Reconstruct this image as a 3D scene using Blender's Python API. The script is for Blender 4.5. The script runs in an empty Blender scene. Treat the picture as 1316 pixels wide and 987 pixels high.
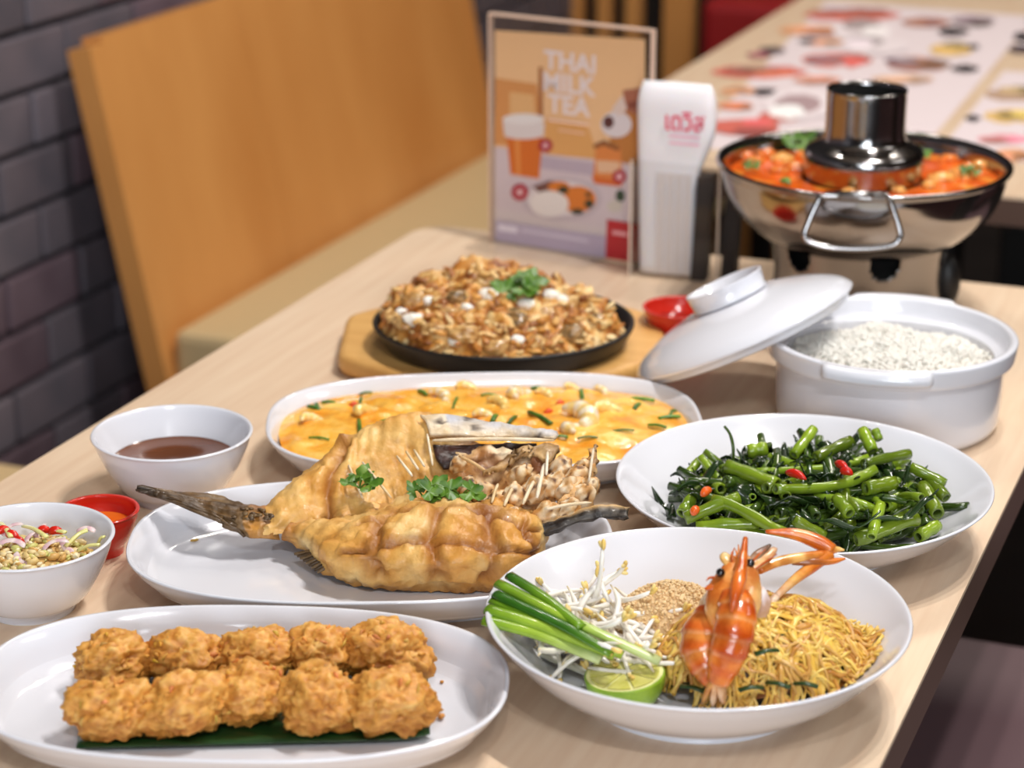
import bpy, bmesh, math, random
from mathutils import Vector, Matrix, noise, Quaternion

# ---------------------------------------------------------------- camera, world, light, exposure
scene = bpy.context.scene
COL = scene.collection
T = 0.75                                   # table top height
H = 0.58                                   # camera height above the table top
FPX, CX, CY = 2825.0, 658.0, 493.5
PITCH, YAW = math.radians(19.394), math.radians(21.62)
cam_d = bpy.data.cameras.new('camera')
cam = bpy.data.objects.new('camera', cam_d); COL.objects.link(cam)
cam.location = (0, 0, T + H)
cam.rotation_euler = (math.pi/2 - PITCH, 0, YAW)
cam_d.sensor_fit = 'HORIZONTAL'; cam_d.sensor_width = 36.0
cam_d.lens = 36.0 * FPX / 1316.0
cam_d.clip_start = 0.05
cam_d.dof.use_dof = True; cam_d.dof.focus_distance = 1.35; cam_d.dof.aperture_fstop = 6.3
scene.camera = cam

world = bpy.data.worlds.new('world'); scene.world = world; world.use_nodes = True
world.node_tree.nodes['Background'].inputs[0].default_value = (1.0, 0.9, 0.8, 1)
world.node_tree.nodes['Background'].inputs[1].default_value = 0.3

def area(name, loc, target, size, power, color=(1, .93, .85), size_y=None):
    l = bpy.data.lights.new(name, 'AREA'); l.energy = power; l.color = color
    l.shape = 'RECTANGLE' if size_y else 'DISK'; l.size = size
    if size_y: l.size_y = size_y
    o = bpy.data.objects.new(name, l); COL.objects.link(o); o.location = loc
    o.rotation_euler = (Vector(target) - Vector(loc)).to_track_quat('-Z', 'Y').to_euler()
    return o
# a track of three spot lamps over the table, slightly to its right
for k in range(3):
    area('track_lamp', (-.06 + .16*k, 1.66 - .08*k, 2.66), (-0.4 + .1*k, 1.3, T), .06, 10.0, (1, .96, .91))
# a second track further back to the left and one behind the photographer
for k in range(2):
    area('rear_track_lamp', (-1.1 + .22*k, 2.7, 2.66), (-0.55, 1.5, T), .09, 4.0)
for k in range(2):
    area('front_track_lamp', (0.25 + .35*k, -0.5, 2.66), (-0.4, 1.3, T), .12, 8.0, (.95, .97, 1.0))
# ceiling light panels of the restaurant
area('shopfront_window', (0.9, -2.9, 1.55), (0.2, 1.5, 1.0), 2.4, 118.0, (.86, .93, 1.0), 1.5)
area('ceiling_panel', (-0.4, 3.6, 2.74), (-0.4, 3.6, 0), .6, 22.0, (1, .92, .82), .6)
area('ceiling_panel', (1.9, 2.0, 2.74), (1.9, 2.0, 0), .5, 14.0, (1, .95, .9), 1.2)

vs = scene.view_settings
vs.view_transform = 'Standard'; vs.look = 'None'; vs.gamma = 1.0; vs.use_curve_mapping = False
vs.exposure = 0.08

# ---------------------------------------------------------------- pixel helpers
CAMP = Vector((0, 0, T + H))
RV = Vector((math.cos(YAW), math.sin(YAW), 0))      # picture-right, horizontal
FV = Vector((-math.sin(YAW), math.cos(YAW), 0))     # away from the camera, horizontal
ZV = Vector((0, 0, 1))
def ray(x, y):
    r, u = x - CX, CY - y
    fw = FPX*math.cos(PITCH) + u*math.sin(PITCH); up = u*math.cos(PITCH) - FPX*math.sin(PITCH)
    return RV*r + FV*fw + ZV*up
def W(x, y, z=0.0):
    """point at height z above the table top seen at pixel x, y"""
    d = ray(x, y); return CAMP + d*((z - H)/d.z)
def WP(x, y, p, n):
    """point on the plane through p with normal n seen at pixel x, y"""
    d = ray(x, y); return CAMP + d*((Vector(p) - CAMP).dot(n)/d.dot(n))

# ---------------------------------------------------------------- materials
def lin(c):
    return tuple(((v/255)/12.92 if v/255 <= .04045 else ((v/255+.055)/1.055)**2.4) for v in c)
MATS = {}
def mat(name, rgb=(200, 200, 200), rough=.5, metal=0.0, rgb2=None, scale=30.0, detail=4.0, contrast=(.35, .65), bump=0.0,
        bscale=None, bdist=.002, coat=0.0, sss=0.0, sssr=(.01, .006, .003), attr=None, rnd=0.0, stretch=None, spec=.5, rgb3=None, alpha=None, trans=0.0, ior=1.45):
    m = bpy.data.materials.new(name); m.use_nodes = True; MATS[name] = m
    nt = m.node_tree; N = nt.nodes; L = nt.links; b = N['Principled BSDF']
    b.inputs['Roughness'].default_value = rough; b.inputs['Metallic'].default_value = metal
    b.inputs['Specular IOR Level'].default_value = spec; b.inputs['Coat Weight'].default_value = coat; b.inputs['Coat Roughness'].default_value = .06
    b.inputs['Transmission Weight'].default_value = trans; b.inputs['IOR'].default_value = ior
    if sss: b.inputs['Subsurface Weight'].default_value = sss; b.inputs['Subsurface Radius'].default_value = sssr; b.inputs['Subsurface Scale'].default_value = 1.0
    col = None
    tc = N.new('ShaderNodeTexCoord'); vec = tc.outputs['Object']
    if stretch:
        mp = N.new('ShaderNodeMapping'); L.new(vec, mp.inputs[0]); mp.inputs['Scale'].default_value = stretch; vec = mp.outputs[0]
    c1 = (*lin(rgb), 1)
    if attr:
        a = N.new('ShaderNodeAttribute'); a.attribute_name = attr; col = a.outputs['Color']
    if rgb2 is not None:
        nz = N.new('ShaderNodeTexNoise'); L.new(vec, nz.inputs['Vector']); nz.inputs['Scale'].default_value = scale; nz.inputs['Detail'].default_value = detail
        cr = N.new('ShaderNodeValToRGB'); L.new(nz.outputs[0], cr.inputs[0]); e = cr.color_ramp.elements
        e[0].position, e[1].position = contrast
        if attr:
            e[0].color = (*lin(rgb), 1); e[1].color = (*lin(rgb2), 1)
            mx = N.new('ShaderNodeMix'); mx.data_type = 'RGBA'; mx.blend_type = 'MULTIPLY'; mx.inputs[0].default_value = 1.0
            L.new(col, mx.inputs[6]); L.new(cr.outputs[0], mx.inputs[7]); col = mx.outputs[2]
        else:
            e[0].color = c1; e[1].color = (*lin(rgb2), 1)
            if rgb3 is not None:
                q = cr.color_ramp.elements.new((contrast[0]+contrast[1])/2); q.color = (*lin(rgb3), 1)
            col = cr.outputs[0]
    if rnd:
        oi = N.new('ShaderNodeObjectInfo'); mr = N.new('ShaderNodeMapRange'); L.new(oi.outputs['Random'], mr.inputs[0])
        mr.inputs[3].default_value = 1 - rnd; mr.inputs[4].default_value = 1 + rnd
        hs = N.new('ShaderNodeHueSaturation'); L.new(mr.outputs[0], hs.inputs['Value'])
        if col is None: hs.inputs['Color'].default_value = c1
        else: L.new(col, hs.inputs['Color'])
        col = hs.outputs[0]
    if col is None: b.inputs['Base Color'].default_value = c1
    else: L.new(col, b.inputs['Base Color'])
    if bump:
        nb = N.new('ShaderNodeTexNoise'); L.new(vec, nb.inputs['Vector']); nb.inputs['Scale'].default_value = bscale or scale; nb.inputs['Detail'].default_value = 5
        bp = N.new('ShaderNodeBump'); bp.inputs['Strength'].default_value = bump; bp.inputs['Distance'].default_value = bdist
        L.new(nb.outputs[0], bp.inputs['Height']); L.new(bp.outputs[0], b.inputs['Normal'])
    return m
def acrylic(name, tint=(1, 1, 1)):
    m = bpy.data.materials.new(name); m.use_nodes = True; nt = m.node_tree; N = nt.nodes; L = nt.links
    N.remove(N['Principled BSDF']); out = N['Material Output']
    tr = N.new('ShaderNodeBsdfTransparent'); tr.inputs[0].default_value = (*[v*.96 for v in tint], 1)
    gl = N.new('ShaderNodeBsdfGlossy'); gl.inputs['Roughness'].default_value = .03
    fr = N.new('ShaderNodeFresnel'); fr.inputs[0].default_value = 1.35
    ge = N.new('ShaderNodeNewGeometry'); sb = N.new('ShaderNodeMath'); sb.operation = 'SUBTRACT'; sb.inputs[0].default_value = 1.0; L.new(ge.outputs['Backfacing'], sb.inputs[1])
    mu = N.new('ShaderNodeMath'); mu.operation = 'MULTIPLY'; L.new(sb.outputs[0], mu.inputs[0]); L.new(fr.outputs[0], mu.inputs[1])
    mx = N.new('ShaderNodeMixShader'); L.new(mu.outputs[0], mx.inputs[0]); L.new(tr.outputs[0], mx.inputs[1]); L.new(gl.outputs[0], mx.inputs[2]); L.new(mx.outputs[0], out.inputs[0])
    return m

CER = mat('white_ceramic', (225, 226, 234), rough=.16, coat=.5)
LAM = mat('table_laminate', (223, 194, 165), rough=.36, rgb2=(231, 206, 178), scale=9, stretch=(14, .8, 4), bump=.03, bscale=30, bdist=.0005)
EDGE = mat('table_edge', (92, 70, 60), rough=.4)
STEEL = mat('stainless_steel', (160, 157, 157), rough=.13, metal=1.0)
STEEL2 = mat('brushed_steel', (150, 147, 146), rough=.24, metal=1.0)
BLACK = mat('black_iron', (22, 20, 20), rough=.45)
DARK = mat('dark_hollow', (6, 6, 6), rough=.9)
BRICK = mat('brick_glaze', (98, 94, 103), rough=.4, rgb2=(112, 104, 112), scale=14, rnd=.22, bump=.25, bscale=60, bdist=.002)
BRICKP = mat('brick_purple', (98, 82, 91), rough=.4, rgb2=(110, 94, 103), scale=14, rnd=.2, bump=.25, bscale=60, bdist=.002)
MORTAR = mat('mortar', (48, 46, 50), rough=.85, bump=.2, bscale=90)
OAK = mat('oak_veneer', (224, 160, 92), rough=.36, rgb2=(198, 130, 66), scale=5, detail=6, stretch=(1, 1.2, .35), contrast=(.25, .8), bump=.03, bscale=40, bdist=.0006)
OAKD = mat('oak_edge', (160, 110, 62), rough=.45, rgb2=(140, 94, 50), scale=8, stretch=(4, 4, .6))
VINYL = mat('beige_vinyl', (206, 182, 138), rough=.5, bump=.1, bscale=300, bdist=.0004)
BROWNV = mat('brown_vinyl', (112, 88, 92), rough=.5, bump=.1, bscale=250, bdist=.0004)
FLOOR = mat('dark_floor', (46, 40, 38), rough=.5, rgb2=(38, 33, 32), scale=6)
PLASTER = mat('plaster', (196, 184, 168), rough=.8)
DKWALL = mat('dark_wood_wall', (58, 42, 34), rough=.6, rgb2=(48, 35, 28), scale=6, stretch=(4, 4, .5))
CLEAR = acrylic('clear_acrylic')

# ---------------------------------------------------------------- mesh builder
_ico = {}
def ico(sub):
    if sub not in _ico:
        bm = bmesh.new(); bmesh.ops.create_icosphere(bm, subdivisions=sub, radius=1.0)
        bm.verts.ensure_lookup_table()
        _ico[sub] = ([v.co.copy() for v in bm.verts], [tuple(v.index for v in f.verts) for f in bm.faces]); bm.free()
    return _ico[sub]
def spline(pts, n=8):
    """Catmull-Rom through points (any tuples)"""
    pts = [tuple(p) for p in pts]; out = []
    ext = [tuple(2*a-b for a, b in zip(pts[0], pts[1]))] + pts + [tuple(2*a-b for a, b in zip(pts[-1], pts[-2]))]
    for i in range(1, len(ext)-2):
        p0, p1, p2, p3 = ext[i-1:i+3]
        for k in range(n):
            t = k/n
            out.append(tuple(.5*((2*b)+(-a+c)*t+(2*a-5*b+4*c-d)*t*t+(-a+3*b-3*c+d)*t**3) for a, b, c, d in zip(p0, p1, p2, p3)))
    out.append(pts[-1]); return out
class MB:
    def __init__(self): self.v = []; self.f = []; self.m = []; self.c = []; self.sm = []
    def add(self, vs, fs, mi=0, col=None, smooth=True):
        o = len(self.v); self.v += [Vector(v) for v in vs]
        if col is None: self.c += [(1, 1, 1)]*len(vs)
        elif isinstance(col, list): self.c += col
        else: self.c += [lin(col)]*len(vs)
        for f in fs: self.f.append(tuple(o+i for i in f)); self.m.append(mi); self.sm.append(smooth)
        return self
    def box(self, lo, hi, mi=0, bev=0.0, M=None, col=None):
        bm = bmesh.new(); bmesh.ops.create_cube(bm, size=1.0)
        for v in bm.verts: v.co = Vector([(lo[i]+hi[i])/2 + v.co[i]*(hi[i]-lo[i]) for i in range(3)])
        if bev: bmesh.ops.bevel(bm, geom=bm.edges[:], offset=bev, segments=2, affect='EDGES', profile=.5)
        bm.verts.index_update(); vs = [(M @ v.co if M else v.co.copy()) for v in bm.verts]
        self.add(vs, [tuple(v.index for v in f.verts) for f in bm.faces], mi, col, False); bm.free(); return self
    def tube(self, pts, rad, seg=8, mi=0, col=None, cap=True, flat=1.0, up=None, hollow=False):
        pts = [Vector(p) for p in pts]; n = len(pts)
        if not isinstance(rad, (list, tuple)): rad = [rad]*n
        cols = []; vs = []
        t0 = (pts[1]-pts[0]).normalized()
        a = Vector(up) if up is not None else (ZV if abs(t0.z) < .9 else Vector((1, 0, 0)))
        u = (a - t0*a.dot(t0)).normalized()
        for i in range(n):
            t = (pts[min(i+1, n-1)]-pts[max(i-1, 0)]).normalized()
            u = (u - t*u.dot(t)).normalized(); w = t.cross(u)
            for k in range(seg):
                ang = 2*math.pi*k/seg
                vs.append(pts[i] + u*(math.cos(ang)*rad[i]*flat) + w*(math.sin(ang)*rad[i]))
                if isinstance(col, list): cols.append(lin(col[i]))
        fs = [(i*seg+k, i*seg+(k+1) % seg, (i+1)*seg+(k+1) % seg, (i+1)*seg+k) for i in range(n-1) for k in range(seg)]
        if cap: fs += [tuple(range(seg-1, -1, -1)), tuple(range((n-1)*seg, n*seg))]
        self.add(vs, fs, mi, cols if isinstance(col, list) else col); return self
    def blob(self, c, r, sub=3, M=None, disp=None, mi=0, col=None, colf=None):
        bv, bf = ico(sub); c = Vector(c); r = (r, r, r) if not isinstance(r, (tuple, list)) else r
        vs = []; cs = []
        for p in bv:
            d = 1 + (disp(p) if disp else 0)
            q = Vector((p.x*r[0]*d, p.y*r[1]*d, p.z*r[2]*d))
            vs.append((M @ q if M else q) + c)
            if colf: cs.append(lin(colf(p)))
        self.add(vs, bf, mi, cs if colf else col); return self
    def lathe(self, prof, c=(0, 0, 0), a=None, b=None, n=2.0, rot=0.0, seg=96, mi=0, col=None, cap0=True, cap1=True, warp=None):
        """prof: (inset d, z); outline superellipse a-d, b-d; for round ones a=b=0 and d=-radius"""
        c = Vector(c); vs = []
        for d, z in prof:
            for k in range(seg):
                t = 2*math.pi*k/seg; ct, st = math.cos(t), math.sin(t)
                x = (a-d)*math.copysign(abs(ct)**(2/n), ct); y = (b-d)*math.copysign(abs(st)**(2/n), st)
                zz = z + (warp(t, d, z) if warp else 0)
                vs.append(c + Vector((x*math.cos(rot)-y*math.sin(rot), x*math.sin(rot)+y*math.cos(rot), zz)))
        m = len(prof)
        fs = [(i*seg+k, i*seg+(k+1) % seg, (i+1)*seg+(k+1) % seg, (i+1)*seg+k) for i in range(m-1) for k in range(seg)]
        if cap0: fs.append(tuple(range(seg-1, -1, -1)))
        if cap1: fs.append(tuple(range((m-1)*seg, m*seg)))
        self.add(vs, fs, mi, col); return self
    def prism(self, poly, off, mi=0, col=None):
        """flat polygon extruded by vector off"""
        n = len(poly); off = Vector(off)
        vs = [Vector(p) for p in poly] + [Vector(p)+off for p in poly]
        fs = [tuple(range(n-1, -1, -1)), tuple(range(n, 2*n))] + [(i, (i+1) % n, n+(i+1) % n, n+i) for i in range(n)]
        self.add(vs, fs, mi, col, False); return self
    def build(self, name, mats, parent=None, origin=None):
        me = bpy.data.meshes.new(name); org = Vector(origin) if origin is not None else Vector((0, 0, 0))
        me.from_pydata([v-org for v in self.v], [], self.f)
        for m in (mats if isinstance(mats, (list, tuple)) else [mats]): me.materials.append(m)
        me.polygons.foreach_set('material_index', self.m); me.polygons.foreach_set('use_smooth', self.sm)
        if any(q != (1, 1, 1) for q in self.c):
            at = me.color_attributes.new('Col', 'FLOAT_COLOR', 'POINT')
            at.data.foreach_set('color', [x for q in self.c for x in (*q, 1.0)])
        me.update(); bm = bmesh.new(); bm.from_mesh(me); bmesh.ops.recalc_face_normals(bm, faces=bm.faces[:]); bm.to_mesh(me); bm.free()
        o = bpy.data.objects.new(name, me); COL.objects.link(o)
        if parent is not None:
            o.parent = parent; o.location = org - wloc(parent)
        else: o.location = org
        return o
def wloc(o):
    v = o.location.copy()
    while o.parent is not None: o = o.parent; v += o.location
    return v
def tag(o, label, cat, group=None, kind=None):
    o['label'] = label; o['category'] = cat
    if group: o['group'] = group
    if kind: o['kind'] = kind
    return o
def empty(name, loc):
    o = bpy.data.objects.new(name, None); COL.objects.link(o); o.location = loc; o.empty_display_size = .02; return o
def struct(o): o['kind'] = 'structure'; return o
def sub(o): return o
def fbm(p, s, seed=0, o=4): return noise.fractal(Vector(p)*s + Vector((seed*13.7, seed*7.1, seed*3.3)), 1.0, 2.0, o)
R = random.Random(7)

# ---------------------------------------------------------------- the room
struct(MB().box((-1.75, -3, -.05), (3.2, 7.2, 0)).build('floor', FLOOR))
struct(MB().box((-1.75, -3, 2.8), (3.2, 7.2, 2.85)).build('ceiling', PLASTER))
struct(MB().box((-1.75, 7.0, 0), (3.2, 7.2, 2.8)).build('wall_back', DKWALL))
struct(MB().box((3.0, -3, 0), (3.2, 7.2, 2.8)).build('wall_right', DKWALL))
struct(MB().box((-1.75, -3.2, 0), (3.2, -3, 2.8)).build('wall_front', DKWALL))
WX = -1.58
wall = struct(MB().box((-1.75, -3, 0), (WX-.014, 7.2, 2.8)).build('wall_left', MORTAR))
BL, BH, PL, PH = .163, .0665, .171, .0755
bricks_me = []
for k in range(4):
    o = MB().box((-.02, -BL/2, -BH/2), (.02, BL/2, BH/2), bev=.0035).build('brick', [BRICK, BRICKP][k % 2], wall)
    bricks_me.append(o.data); bpy.data.objects.remove(o)
far = MB()
ZOFF = T + .0815 - 30*PH
for r in range(0, 37):
    zc = ZOFF + (r+.5)*PH - 0*PH
    if zc < .02 or zc > 2.75: continue
    for j in range(-16, 40):
        yc = 2.42 + j*PL + (r % 2)*PL*.5
        if 1.8 < yc < 3.75 and .17 < zc < 1.45:
            b = bpy.data.objects.new('brick', R.choice(bricks_me)); COL.objects.link(b); b.parent = wall
            b.location = (WX-.02 + R.uniform(-.0015, .0015), yc, zc)
        elif -.4 < yc < 7:
            far.box((WX-.04, yc-BL/2, zc-BH/2), (WX, yc+BL/2, zc+BH/2))
fo = far.build('brickwork', BRICK, wall); fo['kind'] = 'stuff'

# ---------------------------------------------------------------- dining table
TX0, TX1, TY0, TY1 = -.866, -.1995, .45, 1.947
def tabletop(x0, x1, y0, y1, name, parent):
    cr = .035; poly = []
    for cx_, cy_, a0 in ((x1-cr, y1-cr, 0), (x0+cr, y1-cr, 90), (x0+cr, y0+cr, 180), (x1-cr, y0+cr, 270)):
        for k in range(9):
            a = math.radians(a0 + k*90/8); poly.append((cx_+cr*math.cos(a), cy_+cr*math.sin(a)))
    mb = MB()
    mb.prism([(x, y, T-.003) for x, y in poly], (0, 0, .003), 0)
    t = mb.build(name, LAM, parent)
    sc = lambda p: (p[0], p[1])
    MB().prism([(x, y, T-.032) for x, y in poly], (0, 0, .029), 0).build('edge_band', EDGE, parent)
    return t
def table(x0, x1, y0, y1, label):
    t = empty('dining_table', ((x0+x1)/2, (y0+y1)/2, 0)); tag(t, label, 'table')
    tabletop(x0, x1, y0, y1, 'tabletop', t)
    for yy in (y0+.3, y1-.3):
        cxm = (x0+x1)/2
        MB().box((cxm-.04, yy-.04, .02), (cxm+.04, yy+.04, T-.032), bev=.004).build('leg', BLACK, t)
        MB().box((cxm-.25, yy-.05, 0), (cxm+.25, yy+.05, .02), bev=.004).build('foot', BLACK, t)
    return t
table(TX0, TX1, TY0, TY1, 'pale wood-grain dining table laid with Thai dishes')
table(TX0+.005, -.10, 2.275, 3.75, 'pale dining table behind with printed paper menus on it')

# ---------------------------------------------------------------- benches along the brick wall
def bench(y0, y1, label):
    b = empty('wooden_bench', (-1.25, (y0+y1)/2, 0)); tag(b, label, 'bench')
    SZ = T - .312
    top, bot = Vector((-1.512, 0, T+.058)), Vector((-1.438, 0, SZ))
    d = (top-bot); low = bot + d*(-(SZ-.02)/d.z)
    nrm = Vector((-d.z, 0, d.x)).normalized()           # towards the wall
    if nrm.x > 0: nrm = -nrm
    ys = [y0+.034]
    while ys[-1] < y1-.45: ys.append(ys[-1]+.36)
    ys.append(y1-.034)
    for p, q in zip(ys, ys[1:]):
        g = .0006
        MB().prism([low+Vector((0, p+g, 0)), low+Vector((0, q-g, 0)), top+Vector((0, q-g, 0)), top+Vector((0, p+g, 0))], nrm*.03).build('back_panel', OAK, b)
    for p in (y0, y1-.034):
        e = .0015
        MB().prism([low-nrm*e+Vector((0, p, 0)), low-nrm*e+Vector((0, p+.033, 0)), top-nrm*e+d*.004+Vector((0, p+.033, 0)), top-nrm*e+d*.004+Vector((0, p, 0))], nrm*.034).build('back_stile', OAK, b)
    MB().prism([top+Vector((0, y0+.034, 0)), top+Vector((0, y1-.034, 0)), top+d*.03+Vector((0, y1-.034, 0)), top+d*.03+Vector((0, y0+.034, 0))], nrm*.03).build('top_rail', OAK, b)
    MB().box((-1.425, y0+.02, SZ-.075), (-1.0, y1-.02, SZ), bev=.012).build('seat_cushion', VINYL, b)
    MB().box((-1.42, y0+.03, .06), (-1.02, y1-.03, SZ-.075)).build('base', OAKD, b)
    MB().box((-1.40, y0+.05, 0), (-1.06, y1-.05, .06)).build('plinth', BLACK, b)
bench(2.365, 3.56, 'oak-backed bench with beige seat against the brick wall')
bench(.7, 1.93, 'beige bench seat end beside the sauce bowls, cut off by the frame')

# brown chair pushed under the right edge of the table
def chair(x0, y0, label):
    c = empty('dining_chair', (x0+.22, y0+.22, 0)); tag(c, label, 'chair')
    MB().box((x0, y0, T-.36), (x0+.44, y0+.44, T-.30), bev=.012).build('seat', BROWNV, c)
    for a, bb in ((.02, .02), (.02, .38), (.38, .02), (.38, .38)):
        MB().box((x0+a, y0+bb, 0), (x0+a+.04, y0+bb+.04, T-.36), bev=.003).build('leg', DKWALL, c)
    MB().box((x0+.40, y0, T-.25), (x0+.44, y0+.44, T+.12), bev=.01).build('backrest', BROWNV, c)
    for bb in (.06, .34):
        MB().box((x0+.405, y0+bb, T-.32), (x0+.435, y0+bb+.04, T-.24)).build('back_post', DKWALL, c)
chair(-.34, 1.40, 'dark brown padded chair pushed under the laden table')
chair(-.20, 2.10, 'dark brown padded chair in the gap between the two tables')

# slatted wood screen and a red bench beyond
sc_y = 4.35
scr = empty('slatted_screen', (-1.1, sc_y, 0)); tag(scr, 'dark screen with upright wooden posts behind the menu stand', 'screen')
pn = Vector((0, 1, 0)); pp = Vector((0, sc_y, 0))
xs = []
for xa, xb in ((655, 668), (690, 708), (726, 750), (770, 786), (806, 824), (855, 892), (945, 970), (1010, 1030), (1075, 1100)):
    p, q = WP(xa, 30, pp, pn), WP(xb, 30, pp, pn)
    MB().box((p.x, sc_y-.02, 0), (q.x, sc_y+.02, T+.28), bev=.003).build('post', OAK, scr); xs += [p.x, q.x]
MB().box((min(xs)-.05, sc_y+.02, 0), (max(xs)+.05, sc_y+.035, T+.28)).build('backing_panel', BLACK, scr)
MB().box((min(xs)-.05, sc_y-.025, T+.28), (max(xs)+.05, sc_y+.04, T+.32), bev=.004).build('top_rail', OAKD, scr)
q = WP(985, 10, pp, pn)
REDV = mat('red_vinyl', (150, 20, 26), rough=.5)
rs = empty('red_stool', (q.x+.02, sc_y-.25, 0)); tag(rs, 'small red stool in front of the slatted screen', 'stool')
MB().box((q.x-.045, sc_y-.32, T-.42), (q.x+.13, sc_y-.12, T-.12), bev=.02).build('seat', REDV, rs)
for a in (-.02, .09):
    for bb in (-.30, -.16):
        MB().box((q.x+a, sc_y+bb, 0), (q.x+a+.02, sc_y+bb+.02, T-.42)).build('leg', BLACK, rs)

# ---------------------------------------------------------------- dishes
def wall_bowl(name, c, Rr, z, foot_k, label, cat, depth_floor=.008, material=None, wall=.0035, curve=.5, group=None, outer=None):
    """round bowl: rim radius Rr at height z"""
    m = material or CER; f = Rr*foot_k
    zf = .005
    out = spline([(0.3*f, .002), (f*.93, .002), (f*.96, 0.0), (f, 0.0), (f+.0008, zf), (f+(Rr-f)*.30, zf+(z-zf)*(.10+.12*curve)), (f+(Rr-f)*.62, zf+(z-zf)*(.42+.05*curve)), (f+(Rr-f)*.86, zf+(z-zf)*.76), (Rr-.0016, z-.0025), (Rr, z-.0008)], 5)
    inn = spline([(Rr-.0004, z), (Rr-.0028, z-.0006), (f+(Rr-f)*.84-wall*.8, zf+(z-zf)*.77), (f+(Rr-f)*.6-wall, zf+(z-zf)*(.45+.05*curve)), (f+(Rr-f)*.28-wall*.6, zf+(z-zf)*(.15+.12*curve)), (f*.75, depth_floor+.0005), (f*.3, depth_floor), (.001, depth_floor)], 6)
    prof = [(-r, zz) for r, zz in out+inn]
    o = MB().lathe(prof, c=(0, 0, 0), a=0, b=0, seg=112).build(name, [m])
    o.location = (c[0], c[1], T)
    return tag(o, label, cat, group)
def platter(c, a, b, z, rot, n, label, group=None):
    prof = spline([(.055, .003), (.040, .003), (.038, 0), (.0355, 0), (.0345, .005), (.018, .010), (.006, z-.010), (.0012, z-.003), (0, z-.001)], 6)
    prof += spline([(.0006, z), (.003, z-.0005), (.0075, z-.007), (.014, .0125), (.026, .0085), (.045, .0078), (b-.004, .0078)], 7)
    o = MB().lathe(prof, a=a, b=b, n=n, seg=160).build('oval_platter', [CER])
    o.location = (c[0], c[1], T); o.rotation_euler.z = rot
    return tag(o, label, 'platter', group)
wall_bowl('wide_bowl', (-.317, 1.083), .1195, .0496, .54, 'wide white bowl holding pad thai noodles and a prawn', 'bowl', .009)
wall_bowl('wide_bowl', (-.3165, 1.3185), .1232, .042, .54, 'wide white bowl holding stir-fried water spinach', 'bowl', .008)
wall_bowl('sauce_bowl', (-.7377, 1.2276), .0554, .048, .5, 'small white bowl half full of dark brown sauce', 'bowl', .007, curve=0)
wall_bowl('salad_bowl', (-.7297, 1.0376), .0534, .048, .5, 'small white bowl of shallot and chilli relish', 'bowl', .007, curve=0)
ROT = math.radians(25)
platter((-.566, 1.374), .1566, .100, .0315, ROT, 2.7, 'white oval platter filled with yellow egg curry')
platter((-.550, 1.148), .152, .098, .0315, math.radians(22.5), 2.5, 'white oval platter carrying the fried fish')
platter((-.533, .945), .146, .0925, .0325, math.radians(19), 2.5, 'white oval platter carrying the golden fried cakes')

# red dipping cups
REDM = mat('red_melamine', (206, 44, 30), rough=.2, coat=.4)
wall_bowl('sauce_cup', (-.735, 1.1265), .0265, .03, .55, 'red cup of orange dipping sauce between two small bowls', 'cup', .004, REDM, .002)
wall_bowl('sauce_cup', (-.515, 1.680), .0315, .032, .5, 'red cup half hidden behind the white pot lid', 'cup', .004, REDM, .002)

# rice pot
def rice_pot():
    c = Vector((-.3125, 1.5585, T)); p = empty('rice_pot', c); tag(p, 'white lidless ceramic pot full of steamed rice', 'pot')
    Rr, z, bR = .0940, .0710, .0835
    out = [(.03, .002), (bR*.86, .002), (bR*.89, 0), (bR*.93, .001), (bR*.985, .006), (bR, .014), (bR+.0008, .034), (bR+.0012, .0525), (bR+.002, .0542), (Rr-.0035, .0555), (Rr-.0018, .0575), (Rr-.0005, z-.003), (Rr-.001, z-.0008)]
    inn = [(Rr-.0035, z), (Rr-.0062, z-.0012), (Rr-.0075, z-.006), (Rr-.010, .058), (Rr-.016, .0555), (bR-.0065, .052), (bR-.0065, .016), (bR-.012, .008), (.03, .006), (.001, .006)]
    MB().lathe([(-r, q) for r, q in spline(out, 4)+spline(inn, 4)], c=c, a=0, b=0, seg=112).build('body', CER, p)
    for s in (0, math.pi):
        mb = MB(); vs = []; fs = []; n = 28
        prof = [(Rr-.004, .0595), (Rr+.0065, .0612), (Rr+.0085, .064), (Rr+.007, z-.0015), (Rr+.004, z+.0004), (Rr-.003, z-.0004)]
        for i in range(n+1):
            t = -1+2*i/n; ang = -math.pi/2 + math.radians(6) + s + t*math.radians(27)
            k = min(1, (1-abs(t))*5); k = k*k*(3-2*k)
            for r_, q in prof:
                rr = (Rr-.004)+(r_-(Rr-.004))*max(k, .12)
                vs.append(c+Vector((rr*math.cos(ang), rr*math.sin(ang), q)))
        m = len(prof)
        fs = [(i*m+k, i*m+(k+1) % m, (i+1)*m+(k+1) % m, (i+1)*m+k) for i in range(n) for k in range(m)]
        mb.add(vs, fs+[tuple(range(m)), tuple(range(n*m, n*m+m))]).build('handle', CER, p)
rice_pot()
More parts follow.
